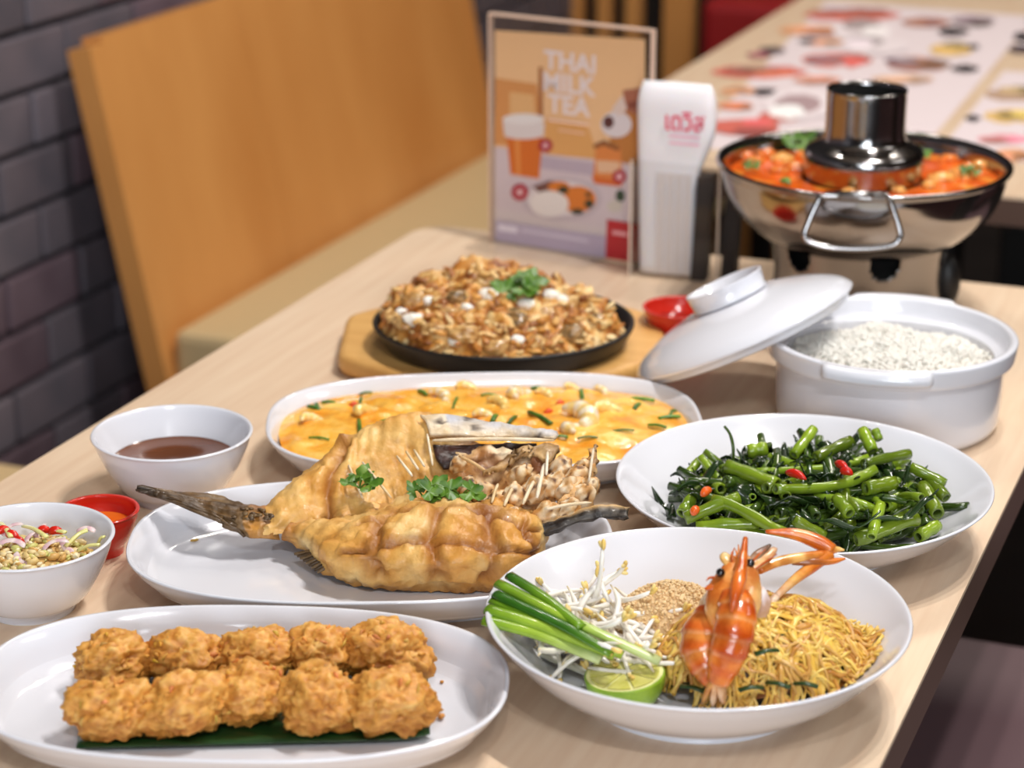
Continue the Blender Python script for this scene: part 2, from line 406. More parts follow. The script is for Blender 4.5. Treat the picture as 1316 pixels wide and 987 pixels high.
def pot_lid():
    axis = (RV*-.41 + (FV*.20 + ZV*.98)*.91).normalized()
    c = W(957, 426, .056)
    prof = spline([(.088, .0), (.0895, .001), (.0895, .0035), (.082, .0105), (.065, .0185), (.045, .0245), (.037, .0265)], 5)
    knob = [(.031, .0278), (.0295, .030), (.0310, .0405), (.0315, .0415), (.0302, .0417), (.0285, .0405), (.027, .030), (.025, .0285), (.001, .028)]
    und = [(.001, .022), (.04, .019), (.064, .013), (.080, .0045), (.081, -.005), (.083, -.0055), (.0845, -.004), (.085, 0), (.088, 0)]
    q = axis.to_track_quat('Z', 'Y').to_matrix().to_4x4()
    l = empty('pot_lid', c); tag(l, 'white domed pot lid leaning against the rice pot', 'lid')
    for nm, pr in (('dome', und[::1] + prof), ('ring_handle', knob)):
        mb = MB().lathe([(-r, z) for r, z in pr], a=0, b=0, seg=96)
        mb.v = [c + q @ v for v in mb.v]; mb.build(nm, CER, l)
pot_lid()

# ---------------------------------------------------------------- hot pot
def hotpot():
    c = Vector((-.3985, 1.824, T)); p = empty('hot_pot', c); tag(p, 'stainless steel charcoal hot pot with central chimney full of orange soup', 'hot pot')
    z, Rr = .1335, .126
    out = spline([(.04, .062), (.068, .064), (.088, .073), (.105, .088), (.116, .105), (.1215, .122), (.1225, z-.004)], 6)
    rim = [(.1245, z-.003), (.1262, z-.0012), (.1262, z+.0008), (.1245, z+.0018), (.121, z+.001)]
    inn = spline([(.119, z-.003), (.117, .120), (.110, .102), (.098, .086), (.08, .075), (.03, .072)], 5)
    MB().lathe([(-r, q) for r, q in out+rim+inn], c=c, a=0, b=0, seg=128).build('bowl', STEEL, p)
    # stand with half-round vents
    mb = MB(); n, m = 180, 30; vs = []; fs = []
    def rad(q): return .0785 - .010*math.sin(min(1, q/.074)*math.pi)*.6
    for j in range(m+1):
        q = .078*j/m
        for i in range(n):
            a = 2*math.pi*i/n; vs.append(c+Vector((rad(q)*math.cos(a), rad(q)*math.sin(a), q)))
    for j in range(m):
        q = .078*(j+.5)/m
        for i in range(n):
            a = 2*math.pi*(i+.5)/n; hole = False
            for k in range(6):
                da = (a-math.radians(-72+12) - k*math.pi/3 + math.pi) % (2*math.pi)-math.pi
                if math.hypot(da*.075/.0135, (q-.064)/.0150) < 1: hole = True
            if not hole: fs.append((j*n+i, j*n+(i+1) % n, (j+1)*n+(i+1) % n, (j+1)*n+i))
    mb.add(vs, fs); st = mb.build('stand', STEEL2, p)
    md = st.modifiers.new('t', 'SOLIDIFY'); md.thickness = .001
    MB().lathe([(-.06, .003), (-.06, .060), (-.001, .0615)], c=c, a=0, b=0, seg=48).build('fire_box', DARK, p)
    MB().lathe([(-r, q) for r, q in [(.084, 0), (.086, .002), (.084, .005), (.078, .006), (.001, .006)]], c=c, a=0, b=0, seg=96).build('base_tray', BLACK, p)
    ch = spline([(.044, .074), (.0485, .110), (.0505, .128), (.0515, .138), (.0495, .1455), (.042, .1495), (.0362, .1525), (.0345, .158), (.034, .170), (.034, .1955)], 6)
    chi = [(.0343, .1968), (.0338, .1975), (.0330, .197), (.0325, .194)]
    MB().lathe([(-r, q) for r, q in ch+chi], c=c, a=0, b=0, seg=96, cap0=False, cap1=False).build('chimney', STEEL, p)
    MB().lathe([(-.0325, .194), (-.032, .10)], c=c, a=0, b=0, seg=48, cap0=False).build('flue', DARK, p)
    fr = W(1100, 252, z); nv = -FV
    tocam = (Vector((0, 0, 0)) - Vector((c.x, c.y, 0))).normalized()
    base = c + tocam*.1275
    def hp(x, y, out_): return WP(x, y, base + tocam*out_, tocam)
    for flip in (1, -1):
        pts = [hp(1120, 252, .0), hp(1136, 252, .001), hp(1143, 256, .003), hp(1156, 295, .009), hp(1156, 306, .010), hp(1148, 315, .011), hp(1126, 319, .011), hp(1096, 320, .011), hp(1064, 318, .011), hp(1042, 312, .011), hp(1035, 306, .010), hp(1035, 296, .009), hp(1052, 257, .003), hp(1059, 252, .001), hp(1080, 252, .0)]
        if flip < 0: pts = [Vector((2*c.x-q.x, 2*c.y-q.y, q.z)) for q in pts]
        MB().tube(spline([tuple(q) for q in pts], 4), .0026, 8).build('handle', STEEL, p)
        cl = [hp(1060, 250, -.001), hp(1140, 250, -.001)]
        if flip < 0: cl = [Vector((2*c.x-q.x, 2*c.y-q.y, q.z)) for q in cl]
        MB().tube([cl[0], cl[1]], .003, 8).build('handle_clip', STEEL2, p)
    k = W(1208, 375, .03)
    k = c + RV*.078 + tocam*.01 + ZV*.03
    mbk = MB(); mbk.blob(k, (.012, .012, .024), 3); mbk.build('damper_knob', BLACK, p)
    for i in range(3):
        a = math.radians(-60+100*i)
        MB().blob(c+Vector((.0835*math.cos(a), .0835*math.sin(a), .0735)), .002, 2).build('rivet', STEEL, p)
    # soup
    SOUP = mat('tom_yum_soup', (232, 104, 26), rough=.2, rgb2=(246, 156, 60), scale=38, detail=6, contrast=(.38, .66), rgb3=(230, 90, 22), bump=.5, bscale=60, bdist=.003, coat=.4)
    mb = MB().lathe([(-.1165, .1195), (-.085, .1205), (-.052, .1195)], c=c, a=0, b=0, seg=96, cap0=False, cap1=False)
    o = mb.build('soup', SOUP); o['kind'] = 'stuff'; tag(o, 'orange tom yum soup in the steel hot pot', 'soup')
    return c
HP = hotpot()

# ---------------------------------------------------------------- menu stand
def flat_ellipse(c, u, v, ru, rv, n=28, a0=0, a1=360):
    return [c + u*(ru*math.cos(math.radians(a0+(a1-a0)*k/n))) + v*(rv*math.sin(math.radians(a0+(a1-a0)*k/n))) for k in range(n)]
PRINT = {}
def pm(rgb, rough=.55):
    k = tuple(rgb)
    if k not in PRINT: PRINT[k] = mat('print_%d_%d_%d' % k, rgb, rough=rough)
    return PRINT[k]
def text_mesh(name, body, origin, u, v, size, material, parent, bold=0.0, space=1.0, width=None, align='LEFT'):
    cu = bpy.data.curves.new(name, 'FONT'); cu.body = body; cu.size = size; cu.offset = bold; cu.space_character = space; cu.align_x = align
    cu.extrude = .00005
    tmp = bpy.data.objects.new(name, cu); COL.objects.link(tmp)
    dg = bpy.context.evaluated_depsgraph_get(); me = bpy.data.meshes.new_from_object(tmp.evaluated_get(dg)); bpy.data.objects.remove(tmp)
    xs = [p.co.x for p in me.vertices]
    k = (width/(max(xs)-min(xs))) if (width and xs) else 1.0
    nrm = u.cross(v).normalized()
    for p in me.vertices:
        c = p.co.copy(); p.co = origin + u*(c.x*k) + v*(c.y) + nrm*c.z - wloc(parent)
    me.materials.clear(); me.materials.append(material)
    o = bpy.data.objects.new(name, me); COL.objects.link(o); o.parent = parent; return o

def menu_stand():
    BLp, BRp = W(633, 311), W(832, 344)
    u = (BRp-BLp).normalized(); n = u.cross(ZV).normalized()
    if n.dot(CAMP-BLp) < 0: n = -n
    v = ZV
    st = empty('menu_stand', (BLp+BRp)/2); tag(st, 'clear acrylic stand with a Thai milk tea poster', 'menu stand')
    pl = lambda x, y, off=0.0: WP(x, y, BLp + n*off, n)
    wdt = (BRp-BLp).length; hgt = pl(633, 19).z - T
    def panel(off0, off1, name):
        a = BLp + n*off0; mb = MB()
        mb.prism([a, a+u*wdt, a+u*wdt+v*hgt, a+v*hgt], n*(off1-off0)); return mb.build(name, CLEAR, st)
    panel(.0012, .0032, 'front_pane'); panel(-.0032, -.0012, 'back_pane')
    FR = mat('acrylic_edge', (226, 196, 176), rough=.15, spec=.6)
    e = .0022; mb = MB()
    a = BLp + n*.0033; th = -n*.0066
    mb.prism([a+v*(hgt), a+u*wdt+v*hgt, a+u*wdt+v*(hgt+e), a+v*(hgt+e)], th)
    mb.prism([a-u*e, a, a+v*(hgt+e), a-u*e+v*(hgt+e)], th); mb.prism([a+u*wdt, a+u*(wdt+e), a+u*(wdt+e)+v*(hgt+e), a+u*wdt+v*(hgt+e)], th)
    mb.build('edge_frame', FR, st)
    a = BLp + n*.040 - u*.008; MB().prism([a, a+u*(wdt*.78), a+u*(wdt*.78)-n*.075, a-n*.075], v*.0035).build('foot', CLEAR, st)
    # the poster: a printed sheet, its print laid on it in thin layers
    ps = MB().prism([pl(636, 309), pl(829, 340), pl(829, 51), pl(636, 39)], -n*.0004).build('poster', pm((250, 204, 154)), st)
    lay = [0.0]
    def lp(pts, rgb, name='print_shape'):
        lay[0] += .00003
        MB().prism([pl(x, y, lay[0]) for x, y in pts], n*.00002).build(name, pm(rgb), ps)
    def le(x, y, rx, ry, rgb, a0=0, a1=360):
        lp([(x+rx*math.cos(math.radians(a0+(a1-a0)*k/26)), y+ry*math.sin(math.radians(a0+(a1-a0)*k/26))) for k in range(26)], rgb)
    def tone(x, y): return y + (x-633)*.13
    lp([(636, 188), (829, 213), (829, 340), (636, 309)], (222, 206, 212))       # table top in the picture
    lp([(636, 268), (760, 290), (800, 300), (800, 335), (636, 309)], (226, 212, 214))
    lp([(636, 100), (690, 108), (698, 190), (636, 186)], (226, 158, 96))
    lp([(655, 118), (686, 122), (688, 150), (655, 150)], (240, 190, 132))
    lp([(692, 86), (697, 86), (698, 150), (692, 150)], (176, 110, 66))
    lp([(690, 200), (765, 210), (765, 226), (690, 216)], (196, 180, 196))
    lp([(700, 150), (755, 160), (770, 205), (700, 198)], (236, 176, 108))
    lp([(790, 140), (829, 125), (829, 215), (780, 205)], (200, 130, 66))
    # tall glass of tea
    lp([(650, 163), (698, 168), (693, 230), (656, 224)], (226, 118, 46))
    lp([(660, 168), (668, 169), (669, 226), (664, 225)], (238, 150, 76))
    lp([(646, 152), (700, 158), (698, 176), (648, 172)], (236, 226, 226)); le(673, 153, 27, 7, (246, 240, 240)); le(673, 173, 25, 6, (236, 226, 226))
    # hand and milk jug
    lp([(800, 116), (829, 112), (829, 150), (806, 144)], (178, 110, 88)); lp([(806, 132), (829, 128), (829, 138), (808, 140)], (140, 76, 62))
    le(792, 160, 20, 17, (236, 226, 230)); le(782, 157, 7, 8, (92, 50, 52)); lp([(786, 140), (800, 122), (806, 140), (796, 150)], (238, 216, 206))
    # second glass
    lp([(766, 184), (798, 188), (800, 236), (762, 232)], (232, 142, 76)); lp([(766, 206), (797, 208), (796, 222), (768, 222)], (240, 196, 160)); lp([(760, 226), (800, 232), (798, 240), (764, 236)], (224, 108, 40))
    lp([(762, 186), (776, 180), (798, 190), (794, 194), (776, 187), (764, 191)], (150, 92, 54))
    # plate of rice and curry
    le(722, 256, 52, 28, (206, 190, 198)); le(722, 255, 45, 23, (232, 220, 222))
    lp([(684, 240), (706, 232), (724, 236), (696, 250)], (120, 80, 74)); le(742, 256, 24, 17, (228, 128, 44)); le(718, 240, 14, 7, (230, 132, 50))
    for x, y, rx, ry in ((724, 244, 7, 5), (757, 262, 6, 6), (742, 272, 8, 4), (756, 250, 4, 3)): le(x, y, rx, ry, (60, 56, 36))
    le(706, 262, 25, 17, (244, 234, 230))
    le(797, 252, 6, 8, (54, 74, 56)); le(790, 265, 10, 8, (216, 206, 196))
    # red round badges and red corner flag
    for x, y, r_ in ((701, 187, 9), (668, 247, 11), (796, 227, 9)):
        le(x, y, r_, r_, (184, 40, 62)); le(x, y, r_*.4, r_*.4, (238, 190, 196))
    lp([(636, 283), (700, 293), (780, 304), (780, 332), (636, 309)], (186, 172, 196)); lp([(640, 288), (665, 292), (665, 300), (640, 296)], (234, 226, 240))
    lp([(670, 294), (756, 308), (756, 312), (670, 298)], (214, 204, 222))
    lp([(780, 282), (829, 289), (829, 340), (778, 332)], (186, 24, 40)); lp([(787, 296), (806, 299), (806, 304), (787, 301)], (236, 170, 176))
    WH = pm((250, 236, 236))
    for body, x0, y0, x1, hpx in (('THAI', 699, 87, 767, 24), ('MILK', 697, 115, 766, 24), ('TEA', 704, 143, 760, 24)):
        o_ = pl(x0, y0, .0025-.0012*.5); o_ = pl(x0, y0, .0011)
        uu = (pl(x1, y0+(x1-x0)*.10, .0011)-o_); wd = uu.length
        px = (pl(x0, y0-10, .0011)-o_).length/10
        text_mesh('lettering', body, o_, u, v, hpx*px/.73, WH, ps, bold=.0007, width=wd*.98)
    lp([(704, 152), (757, 159), (757, 162), (704, 155)], (248, 214, 196)); lp([(718, 166), (752, 171), (752, 173), (718, 168)], (246, 206, 180))
menu_stand()

# ---------------------------------------------------------------- napkin holder
def napkins():
    A, B = W(808, 355), W(922, 366)
    u = (B-A).normalized(); n = u.cross(ZV).normalized()
    if n.dot(CAMP-A) < 0: n = -n
    b = -n                                     # backwards
    wd = (B-A).length; dp = .026
    pl = lambda x, y, off=0.0: WP(x, y, A+n*off, n)
    hh = pl(808, 205).z - T
    hd = empty('napkin_holder', A+u*(wd/2)+b*(dp/2)); tag(hd, 'clear acrylic box holding napkins beside the menu stand', 'napkin holder')
    t = .0025
    MB().prism([A, A+u*wd, A+u*wd+ZV*hh*.98, A+ZV*hh], b*t).build('front_pane', CLEAR, hd)
    MB().prism([A+b*dp, A+b*dp+u*wd, A+b*dp+u*wd+ZV*hh, A+b*dp+ZV*hh], -b*t).build('back_pane', CLEAR, hd)
    for s in (0, 1):
        q = A+u*(wd-t)*s
        MB().prism([q, q+b*dp, q+b*dp+ZV*hh, q+ZV*hh], u*t).build('side_pane', CLEAR, hd)
    FRM = mat('acrylic_lip', (222, 206, 190), rough=.15)
    for s in (0, 1):
        q = A+u*(wd-.0018)*s; MB().prism([q, q+u*.0018, q+u*.0018+ZV*hh, q+ZV*hh], -b*.0012).build('corner_edge', FRM, hd)
    # the white napkin packet standing in it
    NAP = mat('napkin_film', (236, 234, 238), rough=.35, sss=.2, bump=.25, bscale=28, bdist=.004)
    NAPL = mat('napkin_paper', (222, 214, 212), rough=.7, bump=.15, bscale=50)
    cen = A + b*.013
    nx = [pl(812, 345).dot(u)-A.dot(u), pl(888, 345).dot(u)-A.dot(u)]
    zt = pl(850, 104, -.013).z - T
    pk = empty('napkin_packet', cen+u*.04); tag(pk, 'tall white packet of paper napkins with red lettering', 'napkin packet')
    rows = 22; prof = []; mb = MB(); vs = []; fs = []; seg = 40
    xa0, xb0 = (pl(816, 345)-A).dot(u)+.002, (pl(888, 345)-A).dot(u)
    xa1, xb1 = (pl(818, 130, -.01)-A).dot(u), (pl(920, 130, -.01)-A).dot(u)
    for j in range(rows+1):
        s = j/rows; z = .004 + s*(zt-.004)
        k = max(0, min(1, (s-.45)/.35)); k = k*k*(3-2*k)
        xa, xb = xa0+(xa1-xa0)*s, xb0+(xb1-xb0)*k
        th = .0095*(1-.1*s)
        top = max(0, (s-.86)/.14); shr = math.sqrt(max(0.0, 1-top*top))
        th *= max(.18, shr); mid = (xa+xb)/2; hw = (xb-xa)/2*(1-.16*top**2)
        for i in range(seg):
            a = 2*math.pi*i/seg; ca, sa = math.cos(a), math.sin(a)
            x = hw*math.copysign(abs(ca)**.35, ca); y = th*math.copysign(abs(sa)**.55, sa)
            wv = .0015*noise.noise(Vector((x*40, y*40, z*25)))
            vs.append(A + b*(.0132+y+wv*.5) + u*(mid+x) + ZV*(z + (.004*noise.noise(Vector((x*30, 0, 4))) if top > 0 else 0)))
    fs = [(j*seg+i, j*seg+(i+1) % seg, (j+1)*seg+(i+1) % seg, (j+1)*seg+i) for j in range(rows) for i in range(seg)]
    fs += [tuple(range(seg)), tuple(range(rows*seg, rows*seg+seg))]
    wr = mb.add(vs, fs).build('wrapper', NAP, pk)
    # folded napkin stack showing through below the wrapper's printed band
    q0 = pl(842, 338, -.0045); q1 = pl(886, 342, -.0045); zt2 = pl(860, 222, -.0045).z
    f0 = A + u*((q0-A).dot(u)) + b*.0034
    w2 = (q1-q0).dot(u)
    MB().prism([f0+ZV*.006, f0+u*w2+ZV*.006, f0+u*w2+ZV*(zt2-T), f0+ZV*(zt2-T)], b*.001).build('napkin_stack', NAPL, pk)
    for s_ in (.25, .5, .75):
        MB().prism([f0+u*w2*s_-b*.0003+ZV*.008, f0+u*(w2*s_+.0012)-b*.0003+ZV*.008, f0+u*(w2*s_+.0012)-b*.0003+ZV*(zt2-T-.003), f0+u*w2*s_-b*.0003+ZV*(zt2-T-.003)], b*.0003).build('napkin_fold', NAP, pk)
    REDT = pm((226, 62, 96)); PINK = pm((240, 190, 206))
    off = -.0030
    o_ = pl(853, 166, off); text_mesh('lettering', 'เดวิส', o_+n*.0005, u, ZV, .0235, REDT, wr, bold=.0004, width=(pl(903, 168, off)-o_).length)
    for y in (176, 185): 
        a_ = pl(860, y, off)+n*.0005; MB().prism([a_, a_+u*.028, a_+u*.028+ZV*.0025, a_+ZV*.0025], n*.0001).build('faint_print', PINK, wr)
    # dark card sleeves
    BK = mat('dark_card', (52, 46, 44), rough=.6)
    for i, (x0, x1, yb, yt, o2) in enumerate(((887, 906, 354, 224, -.005), (926, 944, 349, 214, -.02))):
        a_, c_ = pl(x0, yb, o2), pl(x1, yb, o2); zt_ = pl(x0, yt, o2).z - T
        a0 = Vector((a_.x, a_.y, T+.0003)); w_ = (c_-a_).dot(u)
        mb = MB().prism([a0, a0+u*w_, a0+u*(w_+.004)+ZV*zt_, a0+u*.004+ZV*(zt_*.97)], b*.016)
        tag(mb.build('card_sleeve', BK), ['dark card sleeve beside the white napkin packet', 'dark card sleeve behind, next to the steel hot pot'][i], 'sleeve')
napkins()

# ---------------------------------------------------------------- printed menus on the far table
def place_menu(corners, label, seed, marks):
    rr = random.Random(seed); up = Vector((0, 0, 1))
    P4 = [W(x, y) for x, y in corners]; cen = sum(P4, Vector())/4
    m = empty('paper_menu', cen); tag(m, label, 'menu')
    pts = [q+up*.0002 for q in P4]
    sh = MB().prism(pts, up*.0005).build('sheet', pm((232, 218, 222)), m)
    lay = [.0008]
    for x, y, rx, ry, rgb in marks:
        lay[0] += .00002
        c = W(x, y, 0); ux = (W(x+10, y)-c)/10; uy = (W(x, y-6)-c)/6
        rgb = tuple(int(v*.82+w*.18) for v, w in zip(rgb, (232, 218, 222)))
        for q_ in range(3 if rx > 20 else 1):
            lay[0] += .00002; f_ = (1, .6, .45)[q_]; ox, oy = (rr.uniform(-.5, .5)*rx*(q_ > 0), rr.uniform(-.7, .7)*ry*(q_ > 0)); c2 = c + ux*ox + uy*oy
            poly = [c2 + ux*(f_*rx*math.cos(2*math.pi*k/22)*(1+.3*noise.noise(Vector((k*.9, x, q_))))) + uy*(f_*ry*math.sin(2*math.pi*k/22)*(1+.5*noise.noise(Vector((k*.8, y, q_+5))))) + up*lay[0] for k in range(22)]
            rg = rgb if q_ == 0 else tuple(max(0, min(255, int(v*(.72 if q_ == 1 else 1.12)+rr.uniform(-12, 12)))) for v in rgb)
            if q_ < 2: MB().prism(poly, up*.00002).build('print_shape', pm(rg), sh)
        rgb = rg
        MB().prism(poly, up*.00002).build('print_shape', pm(rgb), sh)
RD, OR, BR, YE, DK, PK = (210, 84, 66), (226, 152, 96), (164, 100, 84), (226, 182, 92), (126, 104, 112), (226, 130, 140)
place_menu([(880, 190), (1175, 205), (1330, 22), (1062, 2)], 'printed paper menu with food pictures behind the hot pot', 3, [
    (975, 93, 62, 8, RD), (965, 89, 30, 4, BR), (1075, 78, 46, 9, RD), (1060, 78, 26, 4, DK), (1095, 20, 62, 7, RD), (1070, 16, 30, 3, BR),
    (1040, 40, 40, 6, OR), (1060, 55, 26, 4, OR), (1038, 54, 12, 3, DK), (992, 66, 18, 5, DK), (975, 72, 16, 4, PK), (1180, 84, 40, 9, BR), (1160, 80, 22, 5, DK), (1222, 65, 28, 8, YE),
    (1250, 28, 28, 6, DK), (1190, 30, 32, 6, BR), (1225, 42, 20, 5, PK), (1000, 170-18, 26, 7, RD), (950, 118, 24, 5, OR), (945, 138, 22, 5, (226, 120, 70)), (955, 165, 46, 10, RD),
    (985, 120, 18, 4, PK), (1110, 42, 40, 14, (240, 228, 232)), (1125, 60, 44, 12, (238, 226, 230)), (1030, 135, 50, 20, (240, 228, 232)), (1240, 90, 18, 4, BR), (1250, 62, 8, 3, DK), (1050, 105, 30, 5, (230, 150, 120)), (1160, 104, 40, 5, (230, 180, 140))])
place_menu([(1205, 196), (1420, 222), (1490, 100), (1290, 92)], 'printed paper menu with food pictures at the far table corner', 5, [
    (1300, 122, 34, 9, (176, 140, 110)), (1300, 150, 36, 9, YE), (1250, 153, 10, 4, DK), (1290, 180, 34, 6, PK), (1302, 200, 26, 8, OR), (1350, 170, 30, 8, BR), (1380, 140, 30, 8, RD), (1340, 120, 20, 6, YE)])
place_menu([(1300, 66), (1440, 80), (1500, 20), (1330, 6)], 'printed paper menu with food pictures deep on the far table', 6, [
    (1316, 48, 14, 6, BR), (1312, 64, 16, 6, DK), (1345, 40, 26, 7, RD), (1380, 55, 26, 7, YE)])

# ---------------------------------------------------------------- food: shared pieces
GREEN = mat('cilantro_green', (60, 100, 26), rough=.4, rgb2=(96, 134, 40), scale=120, sss=.1)
VC = mat('food_vc', (255, 255, 255), rough=.38, attr='Col', rgb2=(225, 220, 210), scale=160, bump=.2, bscale=220, bdist=.001)
VCW = mat('food_wet', (255, 255, 255), rough=.16, attr='Col', rgb2=(228, 222, 212), scale=140, bump=.15, bscale=260, bdist=.0008, coat=.4)
def leaf_poly(c, u, v, n, s, seed=0):
    """lobed coriander leaf, slightly cupped, as a fan"""
    rr = random.Random(seed); vs = [Vector(c)]; N = 30
    for k in range(N+1):
        a = math.radians(-150 + 300*k/N)
        r = s*(.80+.20*math.cos(a*3.0)+.10*math.cos(a*9))*(.9+.2*rr.random())
        vs.append(Vector(c)+u*(r*math.cos(a)) + v*(r*math.sin(a)) + n*(r*r/s*.2+.12*s*math.sin(5*a)))
    return vs, [(0, k, k+1) for k in range(1, N+1)]
def coriander(p, seed, size, name_label, parts=4, cat='herb', group=None, spread=1.0, tilt=None):
    rr = random.Random(seed); p = Vector(p); mb = MB()
    for i in range(parts):
        a = rr.uniform(0, 6.28); e = rr.uniform(.3, .9)
        d = (RV*math.cos(a) + FV*math.sin(a))*math.cos(e) + ZV*math.sin(e)
        q = p + d*size*.95*spread
        mb.tube(spline([p, p+d*size*.6*spread+ZV*size*.2, q], 4), size*.06, 5, 0)
        n = (ZV*1.0 - FV*.5 + Vector((rr.uniform(-.4, .4), rr.uniform(-.4, .4), 0))).normalized(); u = (d - n*d.dot(n)).normalized(); v = n.cross(u)
        vs, fs = leaf_poly(q, u, v, n, size*rr.uniform(.8, 1.2), rr.random()); mb.add(vs, fs)
    o = mb.build('coriander_sprig', GREEN, origin=p); return tag(o, name_label, cat, group)

from mathutils.bvhtree import BVHTree
def tree_of(name):
    o = bpy.data.objects[name]; me = o.data; M = o.matrix_world
    return BVHTree.FromPolygons([M @ v.co for v in me.vertices], [tuple(p.vertices) for p in me.polygons])
def hit(tree, x, y, soft=False):
    d = ray(x, y).normalized(); q = tree.ray_cast(CAMP, d); return (q[0], q[1]) if q[0] is not None or not soft else (W(x, y, .027), ZV)

# ---------------------------------------------------------------- sauce bowl contents
SOY = mat('brown_sauce', (118, 68, 38), rough=.06, coat=.6, rgb2=(96, 52, 28), scale=12)
o = MB().lathe([(-.0425, .0285), (-.041, .0278), (-.001, .0278)], c=(-.7377, 1.2276, T), a=0, b=0, seg=64, cap0=False).build('brown_sauce', SOY); tag(o, 'dark brown sauce in the small white bowl', 'sauce', kind='stuff')
ORS = mat('orange_sauce', (224, 92, 24), rough=.1, coat=.5, rgb2=(236, 120, 40), scale=60)
o = MB().lathe([(-.0215, .0195), (-.001, .0190)], c=(-.735, 1.1265, T), a=0, b=0, seg=48, cap0=False).build('orange_sauce', ORS); tag(o, 'orange dipping sauce in the red cup', 'sauce', kind='stuff')
REDS = mat('red_sauce', (150, 26, 16), rough=.1, coat=.5)
o = MB().lathe([(-.025, .0195), (-.001, .0190)], c=(-.515, 1.680, T), a=0, b=0, seg=48, cap0=False).build('red_sauce', REDS); tag(o, 'red sauce in the cup behind the lid', 'sauce', kind='stuff')

# ---------------------------------------------------------------- fried cakes on banana leaf
LEAF = mat('banana_leaf', (24, 56, 26), rough=.3, rgb2=(36, 76, 34), scale=40, stretch=(.4, 6, 1), coat=.2)
def banana_leaf():
    c4 = [W(98, 966, .0085), W(553, 954, .0085), W(549, 846, .0085), W(112, 868, .0085)]
    n, m = 30, 8; vs = []
    for i in range(n+1):
        for j in range(m+1):
            s, t = i/n, j/m
            q = (c4[0]*(1-s)+c4[1]*s)*(1-t) + (c4[3]*(1-s)+c4[2]*s)*t
            e = max(abs(2*t-1), abs(2*s-1))
            vs.append(q + ZV*(.0006+.0012*(noise.noise(q*30)+.4)*.5 + .004*max(0, abs(2*t-1)-.8)*(t < .5) + .003*max(0, (s-.93)/.07)))
    fs = [(i*(m+1)+j, (i+1)*(m+1)+j, (i+1)*(m+1)+j+1, i*(m+1)+j+1) for i in range(n) for j in range(m)]
    o = MB().add(vs, fs).build('banana_leaf', LEAF, origin=sum(c4, Vector())/4)
    md = o.modifiers.new('thick', 'SOLIDIFY'); md.thickness = .0007
    tag(o, 'dark green banana leaf strip under the fried cakes', 'leaf')
banana_leaf()
CRUST = mat('fried_crust', (255, 255, 255), rough=.5, attr='Col', rgb2=(220, 205, 180), scale=150, bump=.45, bscale=260, bdist=.0015, sss=.12, sssr=(.006, .003, .001))
def crust_blob(mb, c, r, rotz, seed, sub_=5, amp=1.0, cols=((244, 200, 120), (228, 164, 78), (184, 112, 42))):
    M = Matrix.Rotation(rotz, 3, 'Z'); bv, bf = ico(sub_); vs = []; cs = []
    for p in bv:
        lo = fbm(p, 1.6, seed, 2)*.17
        hi = fbm(p, 5.5, seed+3, 4); cell = noise.cell(p*9+Vector((seed, 0, 0)))-.5
        rid = (1-abs(noise.noise(p*7.5+Vector((seed*3, 1, 2)))))**3
        d = 1+lo*1.5+amp*(.075*hi+.11*(rid-.4)+.02*cell)
        q = M @ Vector((p.x*r[0]*d, p.y*r[1]*d, max(p.z, -.75)*r[2]*d)); vs.append(Vector(c)+q)
        k = max(0, min(1, .42+.55*(hi*.55+(rid-.5)*.7) + .3*(p.z*.35) + .25*noise.noise(p*2.1+Vector((seed, 5, 5)))))
        a, b = (cols[2], cols[1]) if k < .5 else (cols[1], cols[0]); t = (k % .5)*2 if k < 1 else 1
        cs.append(lin([a[i]+(b[i]-a[i])*t for i in range(3)]))
    mb.add(vs, bf, 0, cs)
spots = [(144, 848, .0225, .0175), (238, 845, .0245, .0175), (331, 842, .0225, .0185), (411, 840, .0205, .0190), (497, 838, .0255, .0205),
         (144, 911, .0240, .0185), (241, 905, .0262, .0200), (317, 889, .0225, .0200), (410, 899, .0240, .0210), (497, 902, .0256, .0215)]
for i, (x, y, rx, rz) in enumerate(spots):
    z = .0095 + rz*.62
    c = W(x, y, z + .004); mb = MB()
    crust_blob(mb, c, (rx*.98, .019, rz*.86), YAW + R.uniform(-.5, .5), 11+i*3.3)
    rr = random.Random(i+50)
    for k in range(26):                      # ragged crumbs
        d = Vector((rr.gauss(0, 1), rr.gauss(0, 1), rr.gauss(.25, 1))).normalized()
        if d.z < -.3: continue
        q = c + Matrix.Rotation(YAW, 3, 'Z') @ Vector((d.x*rx*.97, d.y*.0188, d.z*rz*.84))
        crust = (rr.uniform(206, 240), rr.uniform(140, 182), rr.uniform(60, 96))
        t_ = d.cross(Vector((rr.gauss(0, 1), rr.gauss(0, 1), rr.gauss(0, 1)))).normalized()
        mb.tube([q-t_*rr.uniform(.001, .004), q+d*.0008, q+t_*rr.uniform(.001, .004)-d*.0006], [.0005, rr.uniform(.0008, .0016), .0004], 5, 0, crust)
    tag(mb.build('fried_cake', CRUST, origin=c-ZV*rz*.6), 'golden crumbed fried cake on the banana leaf', 'fried cake', 'golden fried cakes on the banana leaf')
for i, (x, y, r_) in enumerate(((567, 920, .0022), (568, 876, .0012), (447, 798, .0018))):
    c = W(x, y, .010 if i < 2 else .02)
    o = MB().blob(c, (r_, r_, r_*.7), 2, disp=lambda p: .3*noise.noise(p*2), col=(214, 150, 70)).build('crumb', CRUST, origin=c); tag(o, 'tiny golden crumb fallen beside the fried cakes', 'crumb', 'crumbs on the fried cake platter')

